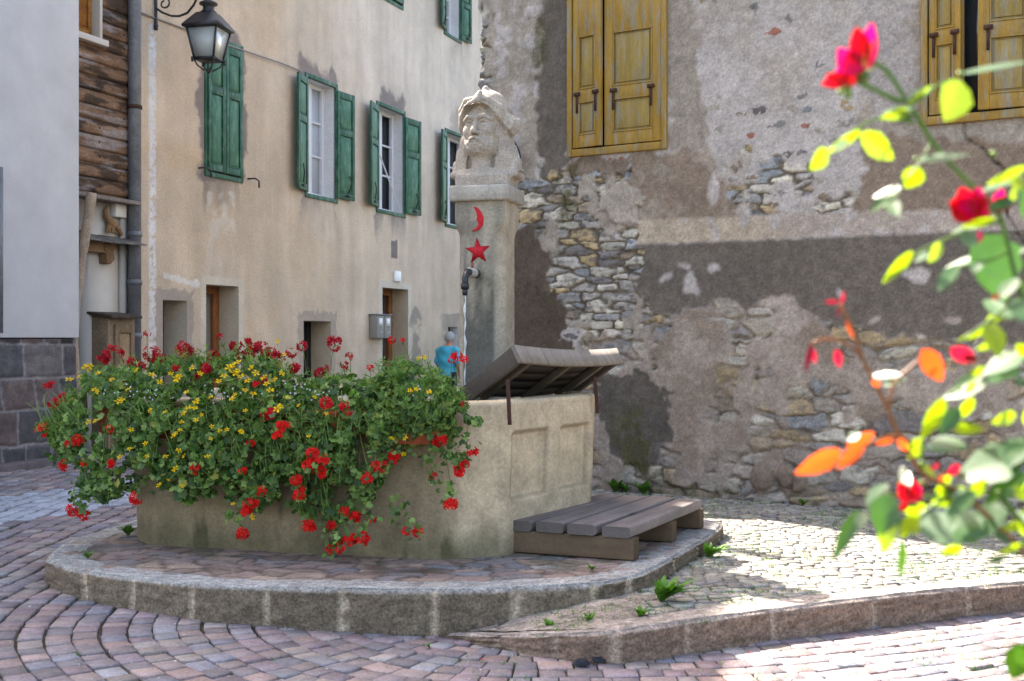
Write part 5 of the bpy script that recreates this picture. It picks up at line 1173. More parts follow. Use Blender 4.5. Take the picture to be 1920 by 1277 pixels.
# terracotta boxes on the rim
boxes = [((-2.80, 8.70), (-2.62, 8.15)), ((-2.30, 8.00), (-1.62, 7.82)), ((-1.52, 7.79), (-.92, 7.63)), ((-.86, 7.62), (-.40, 7.50))]
blab = ['terracotta trough planter hanging round the left end of the fountain rim', 'terracotta trough planter on the front rim, second from the left', 'terracotta trough planter at the middle of the front rim', 'terracotta trough planter at the right end of the front rim near the bare concrete corner']
plab = ['trailing red geranium spilling over the left corner of the trough', 'trailing red geranium on the front of the trough, second clump from the left', 'trailing red geranium hanging lowest over the middle of the trough front', 'trailing red geranium at the right end of the planting beside the bare concrete']
ylab = ['yellow bidens with fine leaves mixed into the leftmost clump', 'yellow bidens thick with blooms at the top of the second clump from the left', 'sparse yellow bidens above the middle of the trough front', 'wispy yellow bidens at the right end of the planting']
soilz = 1.21
for k, ((xa, ya), (xb, yb)) in enumerate(boxes):
    a = np.array([xa, ya, 0]); b = np.array([xb, yb, 0]); u = (b - a); L = np.linalg.norm(u); u /= L; n = np.array([u[1], -u[0], 0]); n = n if n @ np.array([-.2, -1, 0]) > 0 or n[1] < 0 else -n
    t = thing('planter', blab[k], 'planter', tuple(a + n * .02 + np.array([0, 0, 1.06])), 'terracotta planters along the trough rim')
    g = Geo(); z0 = 1.00; z1 = 1.20; w0, w1 = .15, .18; o = a + n * .02
    V = [o + u * .02, o + u * (L - .02), o + u * (L - .02) + n * w0, o + u * .02 + n * w0]; V = [v + [0, 0, z0] for v in V] + [v + [0, 0, z1] for v in (o - n * .01, o + u * L - n * .01, o + u * L + n * w1, o + n * w1)]
    g.add(V, [(0, 1, 2, 3), (0, 4, 5, 1), (1, 5, 6, 2), (2, 6, 7, 3), (3, 7, 4, 0)], (1, 1, 1)); g.box(o + np.array([0, 0, z1 - .03]) + n * (w1) - u * .01, u * (L + .02), n * .015, [0, 0, .032], (1, 1, 1)); g.box(o + np.array([0, 0, z1 - .03]) - n * .02 - u * .01, u * (L + .02), -n * .012, [0, 0, .032], (1, 1, 1))
    g.build('trough', M['terra'], t)
    g = Geo(); g.add([o + [0, 0, z1 - .03], o + u * L + [0, 0, z1 - .03], o + u * L + n * w1 + [0, 0, z1 - .03], o + n * w1 + [0, 0, z1 - .03]], [(0, 1, 2, 3)], (.6, .55, .5)); g.build('soil', M['soil'], t)
GC = [lin(c) for c in ('#5a7a38','#6c8a42','#4a682e','#7c9a4a','#3e5a2a','#8fa85a','#64824a')]
reds = [(92,722,11),(122,748,15),(104,757,13),(80,807,15),(146,826,12),(131,832,9),(120,872,11),(158,868,7),(137,957,13),(155,966,13),(255,935,14),(206,870,10),(205,803,7),(195,668,14),(215,660,15),(285,664,16),(300,673,13),(250,680,11),(265,690,9),(276,625,6),(345,655,16),(356,668,14),(400,672,12),(385,690,10),(372,705,8),(330,690,7),(412,632,6),(440,650,10),(455,668,14),(475,655,13),(462,640,9),(490,652,15),(505,662,13),(520,672,12),(552,690,10),(545,662,9),(567,650,9),(600,700,10),(610,690,7),(628,644,14),(655,668,7),(646,685,7),(493,712,7),(508,776,14),(495,780,10),(480,722,8),(530,800,14),(520,818,10),(470,830,9),(455,882,8),(370,880,11),(362,876,8),(612,757,13),(646,762,9),(655,775,6),(600,862,18),(585,850,14),(578,872,12),(600,885,14),(555,900,12),(562,925,16),(490,920,10),(470,945,15),(462,960,12),(455,1000,13),(578,985,15),(620,988,12),(665,968,12),(645,960,10),(680,1010,16),(655,1012,15),(640,1015,10),(617,1030,8),(637,1030,9),(688,898,13),(705,875,10),(722,870,8),(740,858,13),(735,855,9),(760,998,9),(782,998,11),(826,828,15),(812,892,8),(862,884,12),(872,870,9),(887,848,11),(846,946,15),(860,875,10),(693,690,7),(735,637,8),(755,640,6),(858,668,11),(870,674,8),(846,675,8),(866,757,6),(716,880,7),(700,975,7)]
yels = [(163,690,10),(184,700,7),(150,707,7),(130,712,8),(178,731,7),(210,712,7),(240,730,6),(222,753,9),(183,735,6),(165,792,7),(178,790,6),(246,806,7),(282,770,7),(310,772,6),(340,792,6),(345,775,7),(368,753,8),(352,765,7),(365,765,7),(378,778,5),(368,788,7),(397,800,6),(325,818,7),(330,812,5),(338,806,5),(412,808,6),(425,806,6),(452,810,7),(395,822,5),(335,845,7),(345,855,7),(310,856,6),(275,856,6),(388,856,7),(243,842,6),(272,832,6),(225,857,7),(298,910,7),(328,880,8),(340,912,6),(315,900,4),(435,748,7),(440,740,6),(506,732,8),(520,767,10),(460,770,6),(540,745,6),(452,810,6),(330,710,9),(300,717,7),(285,703,7),(320,700,6),(255,695,7),(360,690,7),(375,700,7),(430,690,9),(440,700,9),(452,706,8),(465,714,8),(480,700,8),(495,708,8),(470,690,7),(445,680,8),(420,705,8),(410,715,7),(500,720,8),(515,712,7),(528,700,7),(460,732,7),(475,738,7),(520,640,6),(533,665,6),(590,745,5),(560,760,5),(735,822,6),(760,822,6),(757,852,6),(768,733,7),(780,730,6),(785,672,6),(795,670,6),(805,735,6),(579,818,5),(473,970,7),(437,945,5),(612,775,5),(350,735,6),(395,745,6)]
WHITE = [(245,738,60,12),(270,742,40,10),(420,740,60,14),(558,735,30,10),(560,725,30,9),(590,740,30,12),(785,735,20,10),(795,728,14,6)]
for k in range(4):
    x0, x1 = PLX[k]; xm = (x0 + x1) / 2; o = W(xm, 760, float(Yf(xm)) + .1); o[2] = soilz - .04
    P = thing('trailing_geranium', plab[k], 'flowering plant', tuple(o), 'red trailing geraniums on the trough')
    n = int(2500 * (x1 - x0) / 200); s = samp(n, x0 - 14, x1 + 14); px, py, t, q = s.T
    thick = np.abs(rng.normal(size=n)) * .13
    Y = Yf(px) - bulge(t) + thick + (1 - q) * .10; Cn = np.stack([(px - 960) / F * Y, Y, CAMZ + (HZ - py) / F * Y], 1)
    nn_ = nrmz(np.stack([rng.normal(size=n) * .5 - .15, -np.ones(n) * .75 + rng.normal(size=n) * .45, .55 + rng.normal(size=n) * .4], 1)); T = rng.normal(size=(n, 3)) + np.array([0, -.2, -.5])
    col = np.array([GC[i] for i in rng.integers(0, len(GC), n)]) * rng.uniform(.6, 1.25, (n, 1))
    yel = rng.random(n) < .04; col[yel] = lin('#a3a24a')
    g = Geo(); sel = rng.random(n) < .8
    scatter(g, LOB[0], LOB[1], Cn[sel], T[sel], nn_[sel], rng.uniform(.036, .074, sel.sum()), col[sel])
    g.build('foliage', M['leaf'], P, smooth=False)
    # stems
    g = Geo()
    for _ in range(60):
        a = samp(1, x0, x1)[0]; Y0 = float(Yf(a[0])) - .02; p0 = W(a[0] + rng.normal() * 25, 752 + rng.normal() * 8, Y0); p2 = W(a[0], a[1], float(Yf(a[0])) - float(bulge(a[2])) - .03); p1 = (p0 + p2) / 2 + np.array([0, -.12, .08 if a[1] < 800 else .03])
        g.tube([(1 - u) ** 2 * p0 + 2 * u * (1 - u) * p1 + u * u * p2 for u in np.linspace(0, 1, 7)], .0024, 4, lin('#6f8a3f'), caps=False)
    hs = [r for r in reds if x0 <= r[0] < x1 or (k == 3 and r[0] >= x1) or (k == 0 and r[0] < x0)]
    for (hx_, hy, hr) in hs:
        tt_ = (hy - np.interp(hx_, topx, topy)) / max(20, np.interp(hx_, botx, boty) - np.interp(hx_, topx, topy))
        hY = float(Yf(min(hx_, 880))) - float(bulge(np.clip(tt_, 0, 1))) - .05 + (.12 if tt_ < 0.03 else 0) + rng.normal() * .02
        if hx_ > 800 and hy > 820: hY = min(hY, float(Yf(hx_)) - .16)
        h = W(hx_, hy, hY)
        if tt_ > 1: p0 = W(hx_ - (hx_ - 480) * .12, hy - 60, hY + .12)
        elif tt_ < 0.05: p0 = W(hx_ + rng.normal() * 6, hy + 50, hY + .05)
        else: p0 = W(hx_ + rng.normal() * 25, hy - 20 + rng.normal() * 20, hY + .12)
        pm = (p0 + h) / 2 + np.array([rng.normal() * .01, -.03, .02]); g.tube([(1 - u) ** 2 * p0 + 2 * u * (1 - u) * pm + u * u * h for u in np.linspace(0, 1, 6)], .0022, 4, lin('#7b8a45'), caps=False)
        if tt_ > .35:
            nl = int(6 + 8 * min(1.2, tt_)); w_ = rng.random(nl)[:, None] ** .7; cc_ = (1 - w_) ** 2 * p0 + 2 * w_ * (1 - w_) * pm + w_ ** 2 * h + rng.normal(size=(nl, 3)) * .028
            scatter(g, LOB[0], LOB[1], cc_, rng.normal(size=(nl, 3)), rng.normal(size=(nl, 3)) * .5 + [0, -1, .45], rng.uniform(.03, .055, nl), np.array([GC[i] for i in rng.integers(0, 7, nl)]))
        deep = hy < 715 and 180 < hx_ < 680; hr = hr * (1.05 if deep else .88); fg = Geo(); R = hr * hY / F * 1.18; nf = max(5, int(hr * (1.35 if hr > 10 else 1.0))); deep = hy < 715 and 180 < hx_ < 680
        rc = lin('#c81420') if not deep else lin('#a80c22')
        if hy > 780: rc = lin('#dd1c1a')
        for _ in range(nf):
            d = nrmz(rng.normal(size=3) * np.array([1, .8, .8]) + np.array([0, -.5, .15])); c = h + d * R * rng.uniform(.45, .8)
            flower(fg, c, d + np.array([0, -.3, 0]), min(.022, R * .62) * rng.uniform(.85, 1.15), 5, rc * rng.uniform(.8, 1.25), rng, cup=.3, w=1.2)
        fg.tube([h - np.array([0, -.01, .02]), h], .003, 4, lin('#5d6e30')); fg.build('flower_head', M['petal'], P)
    if k == 3:
        for pts in ([(800,830),(830,850),(852,862)],[(800,820),(828,835),(838,868),(845,905),(847,930)],[(835,845),(858,860),(880,855)]):
            pp = [W(x, y, 7.32) for x, y in pts]; g.tube(pp, .0022, 4, lin('#7b8a45'), caps=False)
            for _ in range(16):
                w_ = rng.random() * (len(pp) - 1); i = int(w_); c = pp[i] + (pp[i + 1] - pp[i]) * (w_ - i) + rng.normal(size=3) * .012
                fg2 = Geo(); scatter(g, LOB[0], LOB[1], c[None], rng.normal(size=(1, 3)), np.array([[rng.normal() * .4, -1, .4]]), [rng.uniform(.03, .055)], np.array([GC[rng.integers(7)]]))
    if k == 0:
        for _ in range(160):
            a = rng.random(); x = 255 - 120 * a + rng.normal() * 8; y = 905 + 70 * a * (1 - .2 * a) + rng.normal() * 14 - (20 if a > .6 else 0); c = W(x, y - 8, 8.0 + rng.normal() * .05)
            scatter(g, LOB[0], LOB[1], c[None], rng.normal(size=(1, 3)), np.array([[rng.normal() * .5, -1, .4]]), [rng.uniform(.03, .06)], np.array([GC[rng.integers(7)] * .8]))
    g.build('stems', M['leaf'], P)
    # bidens
    P2 = thing('yellow_bidens', ylab[k], 'flowering plant', tuple(o + np.array([.02, .03, 0])), 'yellow bidens between the geraniums')
    dens = [900, 1200, 450, 650][k]; s = samp(dens * 2, x0, x1); s = s[np.argsort(s[:, 2] + rng.random(len(s)) * .8)][:dens]; px, py, t, q = s.T; n = len(s)
    py = py - rng.random(n) * 16 * (t < .15)
    Y = Yf(px) - bulge(t) - .03 + np.abs(rng.normal(size=n)) * .10; Cn = np.stack([(px - 960) / F * Y, Y, CAMZ + (HZ - py) / F * Y], 1)
    col = np.array([lin('#7f9c47'), lin('#6c8f3f'), lin('#8fae55'), lin('#5c8138')])[rng.integers(0, 4, n)] * rng.uniform(.6, 1.0, (n, 1))
    g = Geo(); scatter(g, FEA[0], FEA[1], Cn, rng.normal(size=(n, 3)) + np.array([0, -.4, .5]), rng.normal(size=(n, 3)) + np.array([0, -1, .3]), rng.uniform(.035, .075, n), col)
    for _ in range(int(n * .05)):
        c = Cn[rng.integers(n)]; d = nrmz(rng.normal(size=3) + np.array([0, -.2, .9 if c[2] > 1.3 else 0])); g.tube([c, c + d * .06, c + d * .12 + np.array([0, 0, -.01])], .0014, 3, lin('#8a9a50'), caps=False)
    g.build('foliage', M['leaf'], P2)
    for (hx_, hy, hr) in [y for y in yels if x0 <= y[0] < x1 or (k == 3 and y[0] >= x1)]:
        tt_ = (hy - np.interp(hx_, topx, topy)) / max(20, np.interp(hx_, botx, boty) - np.interp(hx_, topx, topy))
        hY = float(Yf(hx_)) - float(bulge(np.clip(tt_, 0, 1))) - .10 + (.1 if tt_ < 0 else 0)
        fg = Geo(); c = W(hx_, hy, hY); R = hr * hY / F * 1.0; flower(fg, c, np.array([rng.normal() * .4, -.7, .8 + rng.normal() * .2]), R, 5, lin('#f0c400'), rng, cup=.1, w=1.0, center=lin('#b87a00'))
        if hr > 8: flower(fg, c + np.array([.02, .0, .015]), np.array([.3, -.6, .6]), R * .7, 5, lin('#f2ca08'), rng, cup=.1, center=lin('#b87a00'))
        fg.tube([c + np.array([0, .01, -.03]), c], .0015, 3, lin('#8a9a50'), caps=False); fg.build('flower', M['petal'], P2)
# tiny white alyssum
al = thing('white_alyssum', 'patches of tiny white blossom along the top of the planters', 'flowering plant', tuple(W(430, 745, 7.7)))
g = Geo(); g2 = Geo()
for (x, y, rx, ry) in WHITE:
    for _ in range(int(rx * .2)):
        a = rng.normal(size=2) * .5; X_, Y_ = x + a[0] * rx, y + a[1] * ry; c = W(X_, Y_, float(Yf(X_)) - .34 + rng.normal() * .01); flower(g, c, np.array([rng.normal() * .5, -1, .6]), .0065, 4, lin('#e4e2ea'), rng, w=1.5)
    g2.tube([W(x, y + 10, float(Yf(x)) - .1), W(x, y, float(Yf(x)) - .33)], .002, 4, lin('#6c8f3f'))
g.build('blossom', M['petal'], al); g2.build('stems', M['leaf'], al)
# weeds ---------------------------------------------------------------
def weed(c, R, nb, col, label, kind='blade', lean=(0, 0)):
    c = np.array(c, float); n = nb; th = rng.random(n) * 6.283; g = Geo()
    for a in th:
        d = np.array([math.cos(a) + lean[0], math.sin(a) + lean[1], 0]) * rng.uniform(.3, 1); L = R * rng.uniform(.6, 1.1); wd_ = R * (.05 if kind == 'blade' else .13) * rng.uniform(.7, 1.2)
        pts = [c + d * L * u * .8 + np.array([0, 0, L * (1.0 * u - .45 * u * u * rng.uniform(.6, 1.4))]) for u in (0, .3, .6, 1)]
        sdv = nrmz(np.cross(d + 1e-3, [0, 0, 1.])); ws = (.3, .8, 1, .05); V = []
        for p, w_ in zip(pts, ws): V += [p - sdv * wd_ * w_, p + sdv * wd_ * w_]
        g.add(V, [(0, 1, 3, 2), (2, 3, 5, 4), (4, 5, 7, 6)], col * rng.uniform(.8, 1.25))
    o = g.build('weed', M['leaf']); return tag(o, label, 'weed', 'weeds growing at the kerbs')
gz = lin('#5f8a30')
def tzv(x, y, z): return atz(x, y, z)
weed(tzv(1240, 1128, .16), .20, 60, gz * 1.1, 'large leafy green weed at the foot of the granite kerb beside the sunny paving', 'leaf', (.6, -.3))
weed(tzv(1328, 1046, .16), .16, 34, gz * 1.2, 'sunlit leafy weed at the far corner of the raised kerb', 'leaf', (.5, -.2))
weed(tzv(1200, 1158, .16), .10, 26, gz, 'small weed where the two kerbs meet', 'leaf', (.3, -.2))
weed(tzv(1105, 1168, .14), .10, 26, gz, 'small grassy weed by the pale mortar joint of the upper kerb', 'blade')
weed(tzv(1030, 1178, .10), .09, 12, gz, 'tiny broad leaved weed on the low kerb left of the grassy one', 'leaf')
weed(tzv(560, 1160, .03), .16, 26, gz, 'fern like weed at the foot of the front kerb', 'blade', (.5, -.1)); weed(tzv(520, 1158, .03), .12, 30, gz * .9, 'dark low weed left of the fern like one', 'leaf')
weed(tzv(780, 1178, .0), .10, 10, gz, 'tiny weed under the kerb joint at the middle', 'leaf')
weed(tzv(115, 1078, .12), .10, 30, gz, 'mossy weed at the left end of the raised kerb', 'blade')
weed(tzv(165, 1048, .26), .09, 30, gz * .8, 'low green weed on the inner edge of the raised kerb at left', 'blade')
weed(tzv(240, 1005, .26), .14, 60, gz * .75, 'grassy tuft at the left foot of the trough', 'blade'); weed(tzv(1110, 1070, .26), .07, 12, gz, 'tiny weed on the platform in front of the bench', 'leaf')
for (x, s, R, lb) in ((1160, .04, .22, 'leafy weed at the foot of the rubble wall behind the bench'), (1213, 0, .20, 'second leafy weed along the foot of the rubble wall'), (1510, 0, .12, 'small grass tuft at the foot of the rubble wall near the orange leaf'), (1180, 0, .14, 'short weed between the two leafy ones by the wall')):
    p = rw_P(rw_s(x), .16, .07); weed(p, R, 26, gz * .8, lb, 'leaf' if x < 1500 else 'blade')
weed(tzv(1275, 985, .26), .16, 10, gz * 1.1, 'thin grass growing between the bench supports', 'blade')
weed(tzv(1250, 1222, 0.02), .07, 8, gz, 'tiny weed at the foot of the low kerb', 'leaf'); weed(tzv(805, 1215, 0.0), .05, 8, gz, 'tiny weed in a joint of the street', 'leaf'); weed(tzv(1225, 1218, 0.0) * 1.0 + [.55, .2, 0], .07, 8, gz, 'weed below the second low kerb stone', 'leaf')
# grass in the joints of the sunny paving (uncountable)
n = 9000; X = rng.uniform(.1, 6, n); Y = rng.uniform(5.5, 12.3, n); ok = inpoly(X, Y, terr) & ~inpoly(X, Y, PO) & (fbm(X * 2.3, Y * 2.3, 400) + .10 * (vn(X * 9, Y * 9, 401) - .5) > .50) & (X / Y < .55); X = X[ok]; Y = Y[ok]
X2 = rng.uniform(-7, 4, 2600); Y2 = rng.uniform(5, 10, 2600); ok = np.array([street_ok(a, b) for a, b in zip(X2, Y2)]) & (fbm(X2 * 1.8, Y2 * 1.8, 402) > .62); X2 = X2[ok]; Y2 = Y2[ok]
C1 = np.stack([np.r_[X, X2], np.r_[Y, Y2], np.r_[tz(X, Y), sz(X2, Y2)] - .012], 1); n = len(C1); k = 5
Cn = np.repeat(C1, k, 0) + rng.normal(size=(n * k, 3)) * np.array([.018, .018, 0]); T = np.stack([rng.normal(size=n * k) * .6, rng.normal(size=n * k) * .6, np.ones(n * k)], 1)
g = Geo(); scatter(g, [(0, -.09, 0), (0, .09, 0), (1, 0, 0)], [(0, 1, 2)], Cn, T, rng.normal(size=(n * k, 3)) + [0, -1, 0], rng.uniform(.02, .042, n * k), np.tile(gz, (n * k, 1)) * rng.uniform(.7, 1.3, (n * k, 1)))
stuff(g.build('grass', M['leaf']), 'short grass growing in the joints of the cobbles', 'grass')
# fallen petals, litter
g = Geo(); P_ = []
for x, y, z in [(465,1060,PZ),(590,1050,PZ),(655,1055,PZ),(690,1052,PZ),(700,1065,PZ),(740,1070,PZ),(760,1062,PZ),(790,1066,PZ),(800,1072,PZ),(645,1045,PZ),(270,1048,PZ),(310,1042,PZ),(770,1198,0),(695,1162,0),(905,1237,0),(1405,1225,0),(1100,1225,0),(300,1140,.05),(275,1195,.05),(160,1070,.27)]:
    c = atz(x, y, z + .008); P_.append(c); flower(g, c, [0, -.2, 1], .013, rng.integers(2, 5), lin('#b81526'), rng, cup=.2)
stuff(g.build('fallen_petals', M['petal']), 'fallen red petals scattered on the stones', 'petals')
g = Geo(); n = 260; X = rng.uniform(-3, 2, n); Y = rng.uniform(5.2, 8, n); ok = np.array([street_ok(a, b) for a, b in zip(X, Y)]); X = X[ok]; Y = Y[ok]
Cn = np.stack([X, Y, sz(X, Y) + .006], 1); n = len(X); scatter(g, [(0, -.5, 0), (0, .5, 0), (1, .3, .2), (.9, -.4, .1)], [(0, 1, 2, 3)], Cn, rng.normal(size=(n, 3)) * [1, 1, .1], np.tile([0, 0, 1.], (n, 1)) + rng.normal(size=(n, 3)) * .3, rng.uniform(.005, .011, n), np.tile(lin('#d8d0c4'), (n, 1)) * rng.uniform(.6, 1, (n, 1)))
stuff(g.build('litter_specks', M['plain']), 'tiny pale specks and chips lying on the street', 'debris')
for (x, y, r, lb) in ((1090, 1246, .045, 'crumpled black scrap lying on the cobbles, left of the two'), (1122, 1241, .04, 'crumpled black scrap lying on the cobbles, right of the two')):
    g = Geo(); c = atz(x, y, .01)
    V = []; th = np.linspace(0, 6.283, 9)[:-1]
    for (rr, h) in ((1, 0), (.9, .5), (.5, .75)):
        for a in th: V.append(c + r * rr * rng.uniform(.7, 1.25) * np.array([math.cos(a), .6 * math.sin(a), 0]) + [0, 0, h * r * rng.uniform(.5, 1)])
    g.add(V, [(i, (i + 1) % 8, 8 + (i + 1) % 8, 8 + i) for i in range(8)] + [(8 + i, 8 + (i + 1) % 8, 16 + (i + 1) % 8, 16 + i) for i in range(8)] + [tuple(range(16, 24))], lin('#22252c')); tag(g.build('black_scrap', M['plain']), lb, 'litter', 'black scraps on the street')
# ================================================================== LANTERN
LC = W(391, 70, 15.95); LX, LY = LC[0], LC[1]; zf = lambda py: CAMZ + (HZ - py) / F * 15.95
LT = thing('street_lantern', 'black four sided street lantern on a scrolled wall bracket of the beige house', 'lamp', (LX, LY, zf(135)))
R4 = lambda r: r * 1.414; ra = math.radians(45 - 12)
u = .0071
g = Geo(); g.lathe([(R4(.255), zf(56)), (R4(.26), zf(52)), (R4(.235), zf(47)), (R4(.12), zf(26)), (R4(.105), zf(25)), (.12, zf(24)), (.075, zf(19)), (.07, zf(12)), (.10, zf(10)), (.115, zf(8)), (.11, zf(5)), (.06, zf(2)), (.04, zf(-4)), (.02, zf(-12))], (LX, LY, 0), 4, (1, 1, 1), rot0=ra); g.build('roof', M['iron'], LT)
g = Geo(); g.lathe([(.11, zf(24)), (.075, zf(19)), (.075, zf(12)), (.12, zf(9)), (.12, zf(6)), (.05, zf(1)), (.02, zf(-6))], (LX, LY, 0), 20); g.build('chimney', M['iron'], LT, smooth=True)
tb, bb = .212, .138
corner = lambda r, z, k: np.array([LX + R4(r) * math.cos(ra + k * math.pi / 2), LY + R4(r) * math.sin(ra + k * math.pi / 2), z])
g = Geo()
for k in range(4): g.tube([corner(tb, zf(56), k), corner(bb, zf(112), k)], .014, 6)
for k in range(4): g.tube([corner(tb, zf(56), k), corner(tb, zf(56), k + 1)], .014, 6); g.tube([corner(bb, zf(112), k), corner(bb, zf(112), k + 1)], .018, 6); g.tube([corner(bb + .02, zf(110), k), corner(bb + .015, zf(119), k)], .016, 6)
for k in range(4): g.tube([corner(bb, zf(114), k), corner(bb * .8, zf(124), k), corner(.04, zf(133), k)], .011, 6)
g.lathe([(.02, zf(128)), (.05, zf(131)), (.015, zf(138))], (LX, LY, 0), 10); g.lathe([(R4(bb), zf(115)), (R4(bb), zf(112.5))], (LX, LY, 0), 4, rot0=ra); g.build('frame', M['iron'], LT)
fm = bpy.data.materials.new('frosted_glass'); fm.use_nodes = True; p = fm.node_tree.nodes["Principled BSDF"]; p.inputs["Base Color"].default_value = (.62, .66, .64, 1); p.inputs["Roughness"].default_value = .25; p.inputs["Transmission Weight"].default_value = .35
for k in range(4):
    g = Geo(); m = .006; pts = [corner(tb - m, zf(57), k), corner(tb - m, zf(57), k + 1), corner(bb - m, zf(111), k + 1), corner(bb - m, zf(111), k)]
    ctr_ = np.array([LX, LY, pts[0][2]]); inn = nrmz(np.array([LX, LY, 0]) - (pts[0] + pts[1]) / 2 * np.array([1, 1, 0])); g.prism(pts, inn * .005, (1, 1, 1)); g.build('glass_pane', fm, LT)
g = Geo(); g.lathe([(.01, zf(84)), (.045, zf(80)), (.05, zf(74)), (.03, zf(67)), (.03, zf(58))], (LX, LY, 0), 14, lin('#f4f2ea')); g.build('bulb', M['whitepaint'], LT, smooth=True)
g = Geo(); wb0 = b_P(b_s(289), 0, .03)
wp = lambda py: wb0 + np.array([0, 0, CAMZ + (HZ - py) / F * wb0[1]]); lan = np.array([LX, LY, 0])
arm = lambda t, py: wb0 * (1 - t) + lan * t + np.array([0, 0, CAMZ + (HZ - py) / F * 16.1])
g.tube([wp(56), wp(50), wp(-120)], [.03, .022, .022], 8); g.tube([wp(54) , wp(50), wp(40)], [.012, .035, .022], 8)
g.tube([arm(t, y) for t, y in ((0, 8), (.12, 18), (.3, 27), (.45, 29), (.6, 25), (.72, 12), (.82, -8), (.95, -40), (1, -60))], .016, 6)
g.tube([arm(.17 + .09 * math.cos(a) * (1 - .08 * a), 2 + 9 * math.sin(a) * (1 - .08 * a)) for a in np.linspace(-1.5, 4.5, 18)], .012, 6)
g.tube([arm(0, -60), arm(1, -60)], .02, 6); g.tube([arm(1, -62), np.array([LX, LY, zf(-8)])], .016, 6); g.build('bracket', M['iron'], LT)
# ================================================================== CARVED MARTEN FIGURES
def marten(scale, c, yaw, lab, flip=1):
    def fn(X, Y, Z):
        X = X * flip
        d = caps(X, Y, Z, [(-.17, 0, .30), (-.15, 0, .20), (-.05, 0, .10), (.10, 0, .05)], [.045, .055, .07, .075], .03)
        d = smin(d, cap(X, Y, Z, (-.17, 0, .31), (-.13, -.01, .40), .05, .03), .02); d = smin(d, cap(X, Y, Z, (-.17, 0, .30), (-.21, -.0, .29), .035, .02), .015)
        for x in (-.16, -.08, .02, .08): d = smin(d, cap(X, Y, Z, (x * .6 + .01, -.01, .02), (x, -.02, -.12), .035, .026), .02)
        d = smin(d, caps(X, Y, Z, [(.12, 0, .05), (.22, 0, -.02), (.32, 0, -.12)], [.04, .055, .045], .02), .02)
        return np.maximum(d * 1.0, np.abs(Y) - .06)
    V, Fq = surf_net(fn, (-.42, -.09, -.2), (.42, .09, .46), .014)
    V = rotz(V * scale, yaw) + np.array(c); o = Geo().add(V, Fq, lin('#8a6a4a') * (.7 + .6 * fbm(V[:, 0] * 14, V[:, 2] * 14, 500))[:, None]).build('carved_marten', M['oldwood'], smooth=True)
    return tag(o, lab, 'carving', 'carved animals above the canopy')
yaw = math.atan2(BE[1], BE[0])
marten(.62, b_P(b_s(212) + .03, b_z(212, 424), -.06), yaw, 'carved wooden marten sitting on the shingled canopy beside the white box')
marten(.55, b_P(b_s(146) + .05, b_z(146, 412), -.2), yaw, 'carved wooden animal half hidden behind the leaning pole')
g = Geo(); c0 = b_P(b_s(147), b_z(147, 390), -.25); g.tube([c0 + BE * .16 * math.cos(a) + np.array([0, 0, .2 * math.sin(a)]) for a in np.linspace(1.2, 4.6, 14)], [.012 + .02 * math.sin(i / 13 * 3.14) for i in range(14)], 8, lin('#c79a4a')); tag(g.build('carved_horn', M['plain'], smooth=True), 'curved golden horn carving in the dark niche above the canopy', 'carving')
